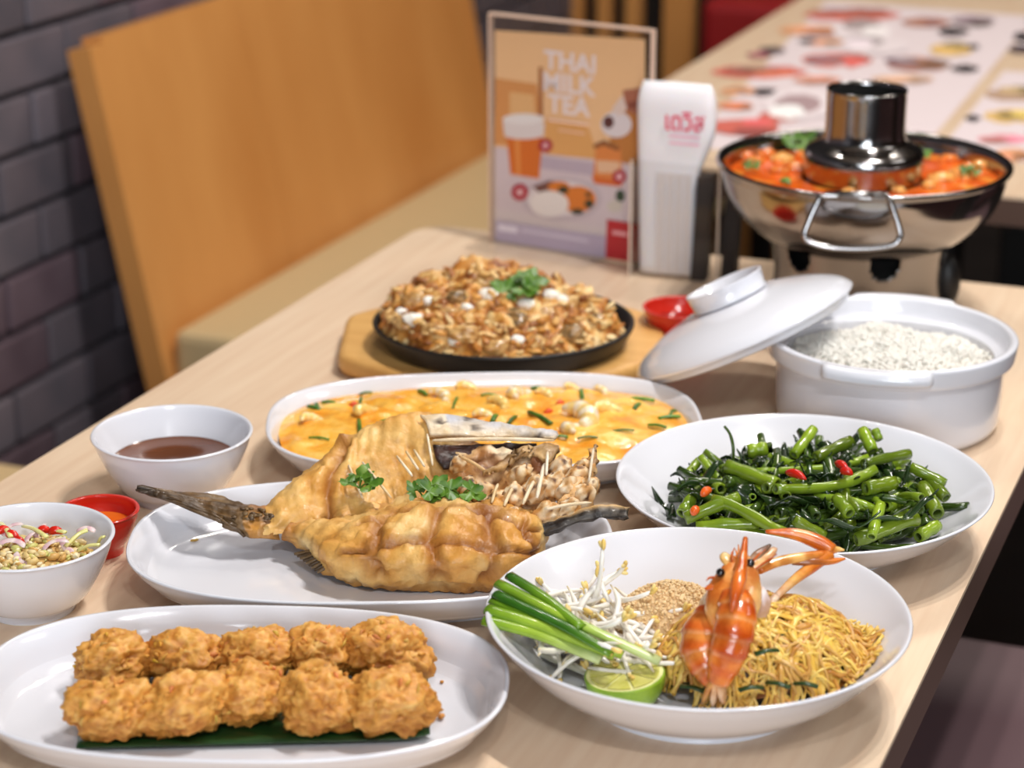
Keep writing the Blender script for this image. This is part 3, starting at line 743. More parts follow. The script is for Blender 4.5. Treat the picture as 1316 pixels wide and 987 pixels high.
# ---------------------------------------------------------------- egg curry
EGG = mat('egg_curry', (236, 148, 36), rough=.24, rgb2=(252, 208, 112), rgb3=(246, 182, 70), scale=46, detail=7, contrast=(.32, .68), bump=.6, bscale=70, bdist=.004, coat=.25)
EC = Vector((-.566, 1.374, T))
def egg_curry():
    a, b, n = .1566-.0088, .100-.0082, 2.7; mb = MB(); vs = []; cs = []; rings, seg = 34, 150
    for i in range(rings+1):
        s = i/rings
        for k in range(seg):
            t = 2*math.pi*k/seg; ct, st = math.cos(t), math.sin(t)
            wob = 1 + (.018*noise.noise(Vector((3*ct, 3*st, 1)))*s)
            x = a*s*wob*math.copysign(abs(ct)**(2/n), ct); y = b*s*wob*math.copysign(abs(st)**(2/n), st)
            z = .0240 + .0055*(1-s*s) + (.0035*fbm((x, y, 0), 45, 2, 4) + .0016*abs(noise.noise(Vector((x*120, y*120, 3)))))*min(1, (1-s)*6+.15) - .002*(s > .97)
            vs.append(EC + Matrix.Rotation(ROT, 3, 'Z') @ Vector((x, y, z)))
    fs = [(i*seg+k, i*seg+(k+1) % seg, (i+1)*seg+(k+1) % seg, (i+1)*seg+k) for i in range(rings) for k in range(seg)]
    o = mb.add(vs, fs).build('egg_curry', EGG, origin=EC); tag(o, 'thick yellow egg curry filling the oval platter', 'curry', kind='stuff')
egg_curry()
bpy.context.view_layer.update(); ET = tree_of('egg_curry')
for i, (x, y, rx, w) in enumerate(((668, 508, .011, 1), (744, 536, .016, 1), (735, 552, .010, 1), (772, 504, .006, 1), (565, 510, .009, 1), (400, 540, .008, .5), (470, 530, .010, .2), (700, 508, .007, .5), (640, 520, .009, .3), (622, 536, .008, .6), (780, 528, .011, .3), (600, 500, .008, .3), (735, 500, .006, .6))):
    c = hit(ET, x, y, True)[0] + ZV*.0008; rr = random.Random(i); mb = MB(); aa = rr.uniform(0, 3.1)
    colr = lambda w: tuple(int(p+(q-p)*w) for p, q in zip((248, 206, 104), (252, 240, 222)))
    pts = [c + (RV*math.cos(aa+1.7*t)+FV*math.sin(aa+1.7*t))*rx*1.0 - (RV*math.cos(aa)+FV*math.sin(aa))*rx*.6 + ZV*.002*math.sin(3*t) for t in (-.8, -.4, 0, .4, .8)]
    pts = spline(pts, 4); nn = len(pts)
    mb.tube(pts, [rx*.52*math.sin(math.pi*(.12+.8*k/(nn-1)))*(1+.05*math.sin(k*1.9)) for k in range(nn)], 12, 0, [colr(max(0, min(1, w*(.6+.4*math.sin(k*1.3))))) for k in range(nn)])
    tag(mb.build('prawn_piece', VCW, origin=c), 'white and yellow prawn piece bedded in the egg curry', 'prawn', 'prawn pieces in the egg curry')
SCAL = mat('scallion_green', (86, 132, 34), rough=.3, rgb2=(52, 98, 30), scale=80, rnd=.35)
scal = [(463, 517, 14, 80), (462, 548, 20, 95), (498, 541, 18, 5), (584, 519, 20, 70), (405, 511, 18, 0), (398, 521, 10, 100), (410, 563, 26, -5), (445, 567, 14, 10), (375, 517, 16, -20), (628, 507, 20, 2), (748, 509, 20, 95), (694, 536, 32, -28), (690, 533, 14, -10), (658, 539, 14, 45), (690, 499, 16, 0), (800, 553, 30, 3), (845, 547, 24, -8), (850, 503, 34, -4), (882, 530, 8, 70), (885, 525, 8, 20), (818, 522, 10, 50), (755, 562, 26, 3), (720, 561, 20, 0), (860, 536, 28, 5), (470, 505, 16, 8), (540, 500, 12, -30), (635, 537, 10, 60)]
for i, (x, y, ln, ang) in enumerate(scal):
    a = math.radians(ang); dx, dy = ln/2*math.cos(a), -ln/2*math.sin(a)
    for s_ in range(12):
        if hit(ET, x, y)[0] is not None and hit(ET, x-dx, y-dy)[0] is not None and hit(ET, x+dx, y+dy)[0] is not None: break
        x += (625-x)*.04; y += (548-y)*.08
    c_ = hit(ET, x, y, True)[0]; z = c_.z-T+.0012; p0, p1 = W(x-dx, y-dy, z), W(x+dx, y+dy, z)
    if (p1-p0).length > .03: m_ = (p0+p1)/2; d_ = (p1-p0).normalized()*.015; p0, p1 = m_-d_, m_+d_
    mid = (p0+p1)/2 + ZV*.0006
    o = MB().tube(spline([p0-ZV*.0003, mid, p1-ZV*.0003], 4), .0012 + .0008*((i*7) % 3)/2, 7, 0, flat=.6).build('scallion_piece', SCAL, origin=(p0+p1)/2)
    tag(o, 'short green scallion piece lying on the egg curry', 'scallion', 'scallion pieces on the egg curry')
CHF = mat('red_chili_flesh', (206, 34, 18), rough=.18, coat=.4, rnd=.15)
for x, y in ((720, 519), (762, 527), (705, 530), (455, 521), (590, 560)):
    c = hit(ET, x, y, True)[0]; a = R.uniform(0, 3)
    d = RV*math.cos(a)+FV*math.sin(a)
    tag(MB().tube([c-d*.004, c+ZV*.0012, c+d*.004], [.0012, .0024, .001], 7).build('chili_bit', mat('chili_orange', (222, 86, 40), rough=.25) if 'chili_orange' not in MATS else MATS['chili_orange'], origin=c), 'small orange-red chilli bit in the egg curry', 'chilli', 'chilli bits in the egg curry')

# ---------------------------------------------------------------- sizzling oyster omelette
WOOD = mat('pale_board', (226, 178, 108), rough=.45, rgb2=(206, 152, 84), scale=12, stretch=(.6, 8, 2), contrast=(.3, .75))
bc = Vector((-.640, 1.596, T))
def board():
    # octagon-like board seen with cut corners
    a, b = .133, .098; cut = .045; poly = []
    for sx, sy in ((1, -1), (1, 1), (-1, 1), (-1, -1)):
        p1, p2 = ((sx*a, sy*(b-cut)), (sx*(a-cut*1.1), sy*b))
        poly += [p1, p2] if sx*sy > 0 else [p2, p1]
    rim = []
    for i in range(len(poly)):                       # round the corners
        p, q, r_ = Vector((*poly[i-1], 0)), Vector((*poly[i], 0)), Vector((*poly[(i+1) % len(poly)], 0))
        for t in (0, .25, .5, .75, 1):
            A_ = q + (p-q).normalized()*.012; B_ = q+(r_-q).normalized()*.012
            rim.append((A_*(1-t)+q*t)*(1-t) + (q*(1-t)+B_*t)*t)
    M = Matrix.Rotation(YAW, 3, 'Z'); mb = MB(); vs = []
    prof = [(.94, 0), (.985, .002), (1, .006), (1, .014), (.985, .0175), (.95, .0185)]
    for s, z in prof: vs += [bc + M @ Vector((p.x*s, p.y*s, z)) for p in rim]
    n = len(rim); fs = [(i*n+k, i*n+(k+1) % n, (i+1)*n+(k+1) % n, (i+1)*n+k) for i in range(len(prof)-1) for k in range(n)]
    fs += [tuple(range(n))[::-1], tuple(range((len(prof)-1)*n, len(prof)*n))]
    o = mb.add(vs, fs).build('serving_board', WOOD, origin=bc); tag(o, 'pale wooden serving board under the black iron plate', 'board')
board()
ic = Vector((-.6305, 1.5605+.012, T+.0188))
prof = spline([(.030, 0), (.014, 0), (.008, .004), (.001, .016), (0, .0195)], 4) + [(.0012, .0205), (.003, .0198)] + spline([(.0055, .0165), (.013, .007), (.022, .0045), (.095, .0045)], 4)
o = MB().lathe(prof, c=ic, a=.106, b=.098, n=2.0, rot=YAW, seg=112).build('iron_plate', BLACK, origin=ic); tag(o, 'black oval cast-iron plate on the wooden board', 'plate')
OMEL = mat('omelette_fried', (255, 255, 255), rough=.42, attr='Col', rgb2=(214, 190, 150), scale=70, detail=6, bump=.6, bscale=110, bdist=.003, coat=.1)
def omelette():
    mb = MB(); vs = []; cs = []; rings, seg = 60, 160
    base = ic + ZV*.0075
    for i in range(rings+1):
        s = i/rings
        for k in range(seg):
            t = 2*math.pi*k/seg; ct, st = math.cos(t), math.sin(t)
            out = 1 + .05*noise.noise(Vector((ct*2.2, st*2.2, 4))) + .025*noise.noise(Vector((ct*7, st*7, 2)))
            # back-right edge is pulled in so the plate shows there
            pull = max(0, math.cos(t-math.radians(40)))**6*.20
            x, y = .099*s*(out-pull)*ct, .091*s*(out-pull)*st
            hgt = .024*(1-s**2.6)*(1+.35*math.cos(t-math.radians(140))) + .014 - .06*x*(1 if x > 0 else .4)
            lift = .012*max(0, math.sin(t+.4))*s*s
            ruff = .011*fbm((x, y, .1), 44, 5, 5) + .005*(1-abs(noise.noise(Vector((x*110, y*110, 1)))))**2
            z = (hgt+lift+ruff)*(1-max(0, s-.9)*6*.9) 
            vs.append(base + Matrix.Rotation(YAW, 3, 'Z') @ Vector((x, y, max(.001, z))))
            kk = max(0, min(1, .42+1.2*fbm((x, y, 0), 75, 9, 5)-.15*(ruff/.01-.4) + .22*s))
            c1, c2, c3 = (238, 206, 146), (222, 160, 78), (158, 96, 40)
            a_, b_, tt = (c1, c2, kk*2) if kk < .5 else (c2, c3, kk*2-1)
            cs.append(lin([a_[q]+(b_[q]-a_[q])*tt for q in range(3)]))
    fs = [(i*seg+k, i*seg+(k+1) % seg, (i+1)*seg+(k+1) % seg, (i+1)*seg+k) for i in range(rings) for k in range(seg)]
    o = mb.add(vs, fs, 0, cs).build('oyster_omelette', OMEL, origin=base); tag(o, 'ruffled golden oyster omelette on the iron plate', 'omelette')
    return o
omelette()
bpy.context.view_layer.update()
OT = tree_of('oyster_omelette')
def flakes():
    r1 = random.Random(77); mb = MB(); om = bpy.data.objects['oyster_omelette']
    for i in range(420):
        x, y = 478+328*r1.random(), 345+115*r1.random(); q, nn = hit(OT, x, y)
        if q is None: continue
        L = r1.uniform(.003, .0085); sd = i*.37
        c = r1.choice(((244, 218, 166), (236, 196, 128), (222, 164, 86), (196, 132, 62), (160, 102, 50), (240, 206, 146)))
        d = Vector((r1.gauss(0, 1), r1.gauss(0, 1), r1.gauss(0, .5))).normalized(); M = d.to_track_quat('X', 'Z').to_matrix()
        mb.blob(q+nn*.0005, (L, L*r1.uniform(.3, .7), L*.28), 2, M=M, disp=lambda p: .45*noise.noise(p*1.8+Vector((sd, 0, 0))), col=c)
    o = mb.build('crispy_flakes', OMEL, om); o['kind'] = 'stuff'
flakes()
OYS = mat('oyster_flesh', (255, 255, 255), rough=.25, attr='Col', rgb2=(200, 190, 176), scale=90, coat=.3, bump=.3, bscale=150)
oy = [(590, 378, .010), (535, 382, .011), (660, 405, .012), (598, 425, .013), (735, 425, .012), (700, 400, .010), (620, 360, .010), (560, 420, .010), (640, 442, .011), (765, 408, .010), (520, 412, .010), (690, 436, .010), (575, 398, .009), (735, 392, .009)]
for i, (x, y, r_) in enumerate(oy):
    q, nn = hit(OT, x, y)
    if q is None: continue
    sd = i*3.1
    dark = i in (0, 2, 4, 9)
    def cf(p, sd=sd, dark=dark):
        k = max(0, min(1, .5+1.2*noise.noise(p*2.2+Vector((sd, 0, 0)))))
        a, b = ((116, 92, 60), (190, 150, 98)) if dark else ((176, 124, 66), (232, 194, 132))
        return [a[j]+(b[j]-a[j])*k for j in range(3)]
    o = MB().blob(q-ZV*r_*.25, (r_*1.1, r_*.85, r_*.6), 4, M=Matrix.Rotation(R.uniform(0, 3), 3, 'Z'), disp=lambda p: .22*fbm(p, 1.3, sd, 3), colf=cf).build('fried_oyster', OYS, origin=q)
    tag(o, 'brown fried oyster set in the omelette', 'oyster', 'fried oysters in the omelette')
WHB = mat('white_bits', (246, 240, 230), rough=.3, sss=.2, bump=.3, bscale=150)
for i, (x, y, r_) in enumerate(((532, 412, .009), (628, 380, .008), (676, 392, .0075), (586, 440, .007), (516, 402, .005), (640, 370, .007), (708, 380, .007), (552, 388, .006), (600, 396, .005), (665, 438, .006), (722, 386, .006))):
    q, nn = hit(OT, x, y)
    if q is None: continue
    o = MB().blob(q+ZV*.001, (r_, r_*.8, r_*.6), 3, disp=lambda p: .25*fbm(p, 1.7, i*2.2, 3)).build('egg_white_bit', WHB, origin=q); tag(o, 'small white bit scattered on the omelette', 'egg white', 'white bits on the omelette')
q, nn = hit(OT, 668, 385)
coriander(q+ZV*.004, 21, .0135, 'green coriander sprig on top of the omelette', 8, spread=1.1)

# ---------------------------------------------------------------- rice
RICE = mat('steamed_rice', (244, 240, 232), rough=.35, sss=.25, sssr=(.004, .003, .003))
def rice():
    c = Vector((-.3125, 1.5585, T)); rr = random.Random(4); mb = MB()
    def hz(x, y): 
        s = math.hypot(x, y)/.077
        return .0485 + .012*(1-s*s) + .005*fbm((x, y, 0), 30, 3, 3)
    rings, seg = 16, 60; vs = []
    for i in range(rings+1):
        for k in range(seg):
            t = 2*math.pi*k/seg; x, y = .0765*i/rings*math.cos(t), .0765*i/rings*math.sin(t); vs.append(c+Vector((x, y, hz(x, y)-.001)))
    mb.add(vs, [(i*seg+k, i*seg+(k+1) % seg, (i+1)*seg+(k+1) % seg, (i+1)*seg+k) for i in range(rings) for k in range(seg)])
    bv, bf = ico(1)
    for i in range(4200):
        r_, t = .0755*math.sqrt(rr.random()), rr.uniform(0, 6.283); x, y = r_*math.cos(t), r_*math.sin(t)
        M = Matrix.Rotation(rr.uniform(0, 6.28), 3, 'Z') @ Matrix.Rotation(rr.gauss(0, .45), 3, 'Y')
        o_ = c + Vector((x, y, hz(x, y)+rr.uniform(-.0006, .0016)))
        mb.add([o_ + M @ Vector((p.x*.0036, p.y*.00105, p.z*.00105)) for p in bv], bf)
    o = mb.build('steamed_rice', RICE, origin=c); tag(o, 'white steamed rice heaped in the ceramic pot', 'rice', kind='stuff')
rice()

# ---------------------------------------------------------------- hot pot pieces
rr = random.Random(9)
hpz = .1215
for i, (x, y, r_) in enumerate(((985, 198, .011), (1005, 205, .012), (970, 207, .010), (1020, 215, .011), (1000, 220, .009), (1220, 205, .011), (1235, 232-8, .011), (1210, 230, .012), (1245, 214, .009), (1195, 238, .009), (1260, 212, .008), (960, 200, .008), (1030, 200, .009), (1090, 247, .008), (1155, 245, .008), (1225, 195, .008))):
    q = W(x, y, hpz); sd = i*1.7
    ca, cb = R.choice((((238, 142, 60), (250, 206, 130)), ((226, 96, 34), (244, 164, 80))))
    o = MB().blob(q, (r_, r_*.75, r_*.5), 3, M=Matrix.Rotation(rr.uniform(0, 3), 3, 'Z'), disp=lambda p: .25*fbm(p, 1.6, sd, 3),
        colf=lambda p: [ca[j]+(cb[j]-ca[j])*max(0, min(1, .5+noise.noise(p*2+Vector((sd, 0, 0))))) for j in range(3)]).build('soup_morsel', VCW, origin=q)
    tag(o, 'orange-coated morsel floating in the hot pot soup', 'soup morsel', 'morsels in the hot pot soup')
for i, (x, y, s, sd) in enumerate(((1026, 184, .0095, 3), (1180, 197, .007, 5), (1245, 219, .006, 8), (966, 213, .005, 12), (1008, 232, .0045, 13))):
    coriander(W(x, y+6, hpz+.002), sd, s, 'green coriander leaf floating in the hot pot soup', 4, group='coriander in the hot pot')
for i, (x, y) in enumerate(((1250, 218), (1235, 220), (965, 211))):
    p0 = W(x-12, y, hpz+.002); p1 = W(x+12, y-2, hpz+.002)
    tag(MB().tube(spline([p0, (p0+p1)/2+ZV*.003, p1], 3), .0018, 6, flat=.5).build('herb_strip', GREEN, origin=p0), 'green herb strip floating in the hot pot soup', 'herb', 'herb strips in the hot pot')

# ---------------------------------------------------------------- fried fish
FISHM = mat('fried_fish', (255, 255, 255), rough=.42, attr='Col', rgb2=(226, 208, 176), scale=60, detail=6, bump=.6, bscale=140, bdist=.0025, coat=.06)
def mixc(a, b, t): t = max(0, min(1, t)); return tuple(a[i]+(b[i]-a[i])*t for i in range(3))
GOLD, TAN, BRN, CREAM, GREY, DKB, SIL = (228, 174, 92), (208, 148, 70), (142, 86, 36), (238, 206, 144), (120, 104, 86), (50, 40, 34), (206, 202, 198)
def loft(stations, n_u, n_v, disp, colf):
    """stations: list of rows of (x, y, z) picture points with heights; lofted smoothly both ways"""
    rows = []
    for st in stations:
        pts = []
        for x, y, z in st:
            if z is None: q_ = Vector(pts[-1]); pts.append(tuple(Vector((q_.x, q_.y, T+.014)) + FV*.003))
            else: pts.append(tuple(W(x, y, z)))
        sp = spline(pts, max(2, n_v//(len(pts)-1))); rows.append(sp)
    m = len(rows[0]); cols_ = [spline([rows[i][j] for i in range(len(rows))], n_u) for j in range(m)]
    n = len(cols_[0]); vs = []; cs = []
    for i in range(n):
        for j in range(m):
            p = Vector(cols_[j][i]); s, t = i/(n-1), j/(m-1)
            a = Vector(cols_[min(j+1, m-1)][i]) - Vector(cols_[max(j-1, 0)][i]); b = Vector(cols_[j][min(i+1, n-1)]) - Vector(cols_[j][max(i-1, 0)])
            nn = b.cross(a)
            nn = nn.normalized() if nn.length > 1e-9 else ZV
            if nn.dot(CAMP-p) < 0 and t < .8: nn = -nn
            vs.append(p + nn*disp(p, s, t)); cs.append(lin(colf(p, s, t)))
    fs = [(i*m+j, (i+1)*m+j, (i+1)*m+j+1, i*m+j+1) for i in range(n-1) for j in range(m-1)]
    return vs, fs, cs
def fish():
    f = empty('fried_fish', W(560, 760, .008)); tag(f, 'whole golden deep-fried fish split open on the oval platter', 'fish')
    # --- front fillet: thick scored side facing the camera
    st = [[(362, 694, .020), (362, 688, .024), (366, 680, .029), (372, 672, .030), (378, 666, .026)],
          [(392, 704, .016), (392, 694, .025), (396, 684, .030), (404, 674, .031), (412, 666, .026)],
          [(424, 736, .012), (420, 712, .030), (432, 690, .038), (450, 674, .038), (462, 664, .026)],
          [(474, 753, .010), (468, 724, .032), (476, 688, .045), (494, 660, .047), (506, 648, .036)],
          [(540, 757, .010), (538, 726, .034), (542, 684, .048), (552, 652, .052), (560, 638, .042)],
          [(606, 757, .010), (606, 726, .034), (610, 686, .047), (616, 655, .051), (622, 642, .042)],
          [(664, 748, .010), (668, 722, .032), (668, 690, .044), (668, 664, .048), (668, 650, .040)],
          [(690, 722, .014), (694, 708, .026), (694, 690, .036), (690, 674, .042), (686, 664, .036)],
          [(704, 690, .024), (705, 688, .028), (704, 684, .031), (700, 680, .034), (696, 678, .032)]]
    gx = (.38, .52, .66, .80)
    def d_front(p, s, t):
        e = math.sin(math.pi*min(1, max(0, s)))**.4
        g = 0
        wob = .055*noise.noise(p*28)+.02*noise.noise(p*90)
        for x in gx: g += math.exp(-((s-x+.10*(t-.4)+wob)/.013)**2)*(1 if .12 < t < .72 else .2)
        for x in (.36, .66): g += math.exp(-((t-x+.06*math.sin(s*9)+wob)/.022)**2)*(1 if .3 < s < .88 else 0)
        puff = .0022*(1-min(1, g))
        return (puff - .0034*min(1, g) + .0042*fbm(p, 55, 3, 5) + .0022*fbm(p, 170, 13, 3))*e
    def c_front(p, s, t):
        wob = .055*noise.noise(p*28)+.02*noise.noise(p*90); g = 0
        for x in gx: g += math.exp(-((s-x+.10*(t-.4)+wob)/.018)**2)*(1 if .12 < t < .72 else .2)
        for x in (.36, .66): g += math.exp(-((t-x+.06*math.sin(s*9)+wob)/.03)**2)*(1 if .3 < s < .88 else 0)
        k = .5+.7*fbm(p, 38, 8, 4)
        c = mixc(CREAM, GOLD, k*1.3); c = mixc(c, TAN, (k-.4)*.8)
        c = mixc(c, BRN, min(1, g)*.72 + max(0, fbm(p, 26, 31, 4)-.22)*1.6 + max(0, .12-s)*5 + max(0, .07-t)*4)
        hole = min((p-W(x, y, .047)).length for x, y in ((541, 678), (580, 678), (608, 676)))
        if hole < .003: c = mixc(c, DKB, .8)
        return c
    vs, fs, cs = loft(st, 14, 40, d_front, c_front)
    MB().add(vs, fs, 0, cs).build('front_fillet', FISHM, f)
    # --- opened inside: slopes up to the raised back fillet, then down behind
    st = [[(338, 688, .024), (338, 676, .029), (340, 664, .032), (344, 655, .034), (346, 652, .030), (368, 648, None)],
          [(396, 682, .026), (396, 660, .034), (392, 636, .043), (390, 616, .050), (398, 606, .044), (408, 604, None)],
          [(440, 682, .030), (440, 656, .036), (434, 622, .048), (436, 586, .060), (446, 572, .056), (458, 574, None)],
          [(500, 670, .034), (496, 640, .038), (488, 604, .050), (482, 566, .066), (490, 546, .066), (508, 548, None)],
          [(560, 660, .038), (556, 626, .042), (550, 590, .056), (546, 556, .070), (548, 534, .074), (566, 540, None)],
          [(612, 662, .038), (610, 636, .043), (606, 612, .050), (602, 588, .058), (600, 566, .062), (622, 566, None)],
          [(664, 668, .036), (664, 644, .042), (662, 622, .050), (656, 600, .056), (652, 584, .058), (676, 590, None)],
          [(706, 680, .034), (712, 656, .042), (716, 632, .050), (714, 606, .057), (708, 588, .058), (726, 604, None)]]
    def d_in(p, s, t):
        base = .0042*fbm(p, 50, 6, 5) + .0014*fbm(p, 170, 15, 3)
        rough = max(0, (s-.62)/.38)
        rough = min(1, rough*1.6)
        rag = .0065*fbm(p, 70, 11, 4) + .005*(abs(noise.noise(p*85))-.25)
        ridge = .0016*math.sin(s*150+4*t) if (.3 < s < .66 and .25 < t < .72) else 0
        fold = .006*math.exp(-((s-.20-.12*t)/.03)**2)
        return base*(1-rough) + rag*rough + ridge*.4 - fold
    def c_in(p, s, t):
        k = .5+.7*fbm(p, 34, 5, 4)
        c = mixc(CREAM, GOLD, .35+k*.6); c = mixc(c, TAN, (t-.55)*1.2+(k-.6))
        fold = math.exp(-((s-.20-.12*t)/.025)**2); c = mixc(c, BRN, fold*.7)
        if s > .60:
            r_ = min(1, (s-.60)/.12); k2 = .5+1.1*fbm(p, 60, 12, 4)
            c2 = mixc((196, 146, 92), (240, 222, 192), k2); k3 = fbm(p, 45, 21, 3)
            c2 = mixc(c2, (120, 74, 44), (k3-.12)*3.2); c = mixc(c, c2, r_)
        if t > .9: c = mixc(c, TAN, .5)
        return c
    vs, fs, cs = loft(st, 14, 50, d_in, c_in)
    MB().add(vs, fs, 0, cs).build('opened_flesh', FISHM, f)
    # --- tail: scaly stalk and ragged fan
    st = [[(360, 694, .020), (358, 680, .026), (362, 660, .030), (366, 648, .026)], [(336, 692, .022), (332, 676, .029), (336, 660, .033), (340, 650, .028)],
          [(318, 690, .022), (306, 672, .031), (310, 656, .035), (316, 648, .030)], [(300, 680, .028), (282, 664, .033), (284, 650, .037), (292, 642, .033)],
          [(282, 668, .032), (258, 652, .038), (256, 644, .039), (262, 636, .037)], [(248, 654, .038), (228, 642, .043), (226, 637, .044), (230, 633, .043)],
          [(212, 639, .044), (200, 634, .046), (198, 632, .047), (200, 629, .047)], [(182, 630, .048), (178, 628, .049), (176, 627, .0495), (176, 625, .050)]]
    def c_tail(p, s, t):
        k = .5+.9*fbm(p, 90, 3, 4); ray_ = .5+.5*math.sin(t*34+s*4)
        c = mixc((92, 70, 46), (150, 122, 84), k) if s > .25 else mixc(TAN, (140, 104, 62), k)
        c = mixc(c, (62, 48, 36), ray_*.6*(s > .3)); return mixc(c, (40, 30, 24), (s-.75)*2.5)
    vs, fs, cs = loft(st, 10, 24, lambda p, s, t: .0016*fbm(p, 120, 2, 3)*(1-s*.5) + .0012*math.sin(t*34+s*4)*(1 if s > .3 else .2), c_tail)
    tf = MB().add(vs, fs, 0, cs).build('tail_fin', FISHM, f); tf.modifiers.new('t', 'SOLIDIFY').thickness = .002
    mb = MB(); rr = random.Random(2)
    for k in range(26):                                  # scales on the stalk
        s_ = rr.random(); x, y = 302+50*s_+rr.uniform(-4, 4), 653+rr.uniform(0, 14)
        q = W(x, y, .034+.002*rr.random()); mb.blob(q, (.0024, .0018, .001), 1, M=Matrix.Rotation(rr.uniform(-.6, .6), 3, 'X'), col=mixc((130, 106, 72), (80, 62, 44), rr.random()))
    mb.build('scales', FISHM, f)
    mb = MB()                                            # ragged ends of the tail fan
    for k in range(7):
        x = 200-rr.uniform(4, 26); y = 630+rr.uniform(-2, 4)
        mb.tube([W(205, 633, .046), W((205+x)/2, 631, .0475), W(x, y, .049+rr.uniform(-.001, .003))], [.0016, .001, .0005], 5, col=(66, 52, 40))
    mb.build('tail_rays', FISHM, f)
    # --- small fin under the front fillet
    mb = MB()
    for k in range(9):
        t = k/8; a = W(418+22*t, 712+6*t, .018); b_ = W(378+30*t, 712+24*t, .014+.004*(1-t))
        mb.tube([a, (a+b_)/2+ZV*.001, b_], [.002, .0022, .0008], 6, col=mixc((130, 106, 74), (70, 54, 38), (k % 2)*.6+.2))
    mb.build('belly_fin', FISHM, f)
    # --- rib bones
    for x0, y0, x1, y1, z0, z1 in ((448, 598, 466, 640, .053, .042), (466, 594, 503, 640, .056, .043), (510, 586, 530, 612, .060, .052), (522, 580, 538, 604, .062, .054), (532, 578, 546, 600, .064, .056), (549, 558, 556, 598, .071, .058)):
        a, b_ = W(x0, y0, z0+.0035), W(x1, y1, z1+.0045)
        MB().tube(spline([a, (a+b_)/2 + (CAMP-a).normalized()*.002, b_], 4), [.0006]+[.0009]*7+[.0005], 6, col=(246, 232, 206)).build('rib_bone', FISHM, f)
    # --- head: gill cover, jaws, dark mouth hollow and ragged flesh
    def slab(pts, th, name, colf, nz=.0015, sd=1):
        vs, fs, cs = loft(pts, 8, 16, lambda p, s, t: nz*fbm(p, 110, sd, 4), colf)
        o = MB().add(vs, fs, 0, cs).build(name, FISHM, f); o.modifiers.new('t', 'SOLIDIFY').thickness = th; return o
    slab([[(552, 562, .070), (548, 546, .074), (540, 536, .077)], [(586, 562, .070), (584, 548, .074), (580, 538, .077)], [(630, 564, .068), (632, 554, .071), (628, 546, .073)], [(676, 562, .066), (684, 558, .068), (684, 552, .070)], [(712, 566, .064), (716, 562, .065), (714, 558, .066)]],
         .003, 'gill_cover', lambda p, s, t: mixc(mixc((232, 214, 186), (196, 196, 204), t*1.3*(s > .2)), (90, 78, 70), (fbm(p, 90, 4, 3)-.28)*3.5))
    slab([[(556, 572, .066), (560, 590, .058), (570, 604, .052)], [(600, 572, .064), (606, 584, .058), (612, 594, .053)], [(650, 570, .062), (652, 578, .058), (652, 588, .054)], [(690, 570, .060), (690, 574, .058), (690, 580, .056)]],
         .002, 'mouth_hollow', lambda p, s, t: mixc((38, 28, 26), (104, 66, 58), .3+fbm(p, 80, 3, 3)), .003)
    slab([[(620, 606, .060), (640, 596, .061), (650, 590, .062)], [(650, 596, .062), (668, 584, .064), (676, 578, .066)], [(680, 582, .064), (700, 574, .066), (706, 568, .067)], [(706, 590, .063), (716, 580, .064), (718, 574, .065)]],
         .004, 'upper_jaw', lambda p, s, t: mixc((226, 190, 136), (120, 92, 62), .35+.8*fbm(p, 70, 6, 3)), .003)
    slab([[(680, 688, .036), (690, 676, .041), (700, 668, .043)], [(716, 680, .040), (722, 668, .044), (728, 660, .046)], [(752, 668, .044), (756, 658, .048), (760, 650, .050)], [(786, 664, .046), (790, 656, .049), (790, 648, .051)], [(804, 662, .048), (805, 657, .049), (804, 652, .051)]],
         .004, 'lower_jaw', lambda p, s, t: mixc(mixc((40, 34, 32), (96, 92, 88), .4+fbm(p, 150, 3, 3)), (214, 180, 130), (t-.55)*2.6), .0014)
    slab([[(712, 650, .048), (722, 640, .052), (736, 622, .058)], [(730, 648, .049), (742, 626, .056), (750, 596, .064)], [(746, 640, .050), (758, 606, .060), (764, 574, .070)], [(752, 634, .051), (764, 600, .061), (767, 580, .068)]],
         .004, 'snout', lambda p, s, t: mixc((222, 176, 118), (90, 76, 64), (s-.55)*1.6 + .5*fbm(p, 80, 9, 3)), .003)
    mb = MB()
    for x0, y0, x1, y1, z0, z1, r_, c in ((757, 618, 763, 576, .059, .071, .0016, (240, 232, 220)), (690, 640, 700, 596, .052, .062, .0024, (244, 234, 216)), (702, 610, 704, 580, .060, .067, .0018, (240, 228, 208)), (672, 648, 690, 612, .050, .058, .0022, (238, 220, 190)), (648, 650, 662, 622, .048, .055, .002, (236, 214, 178)), (632, 646, 640, 622, .048, .054, .0018, (240, 222, 190)),
                                          (700, 655, 760, 646, .048, .051, .0018, (236, 216, 184)), (630, 610, 590, 586, .053, .060, .002, (226, 190, 140)), (556, 566, 712, 566, .069, .065, .0022, (240, 226, 202))):
        a, b_ = W(x0, y0, z0+.004), W(x1, y1, z1+.003)
        mb.tube(spline([a, (a+b_)/2+ZV*.001, b_], 4), [r_*.35]+[r_*.62]*7+[r_*.3], 6, col=c)
    mb.build('head_bones', FISHM, f)
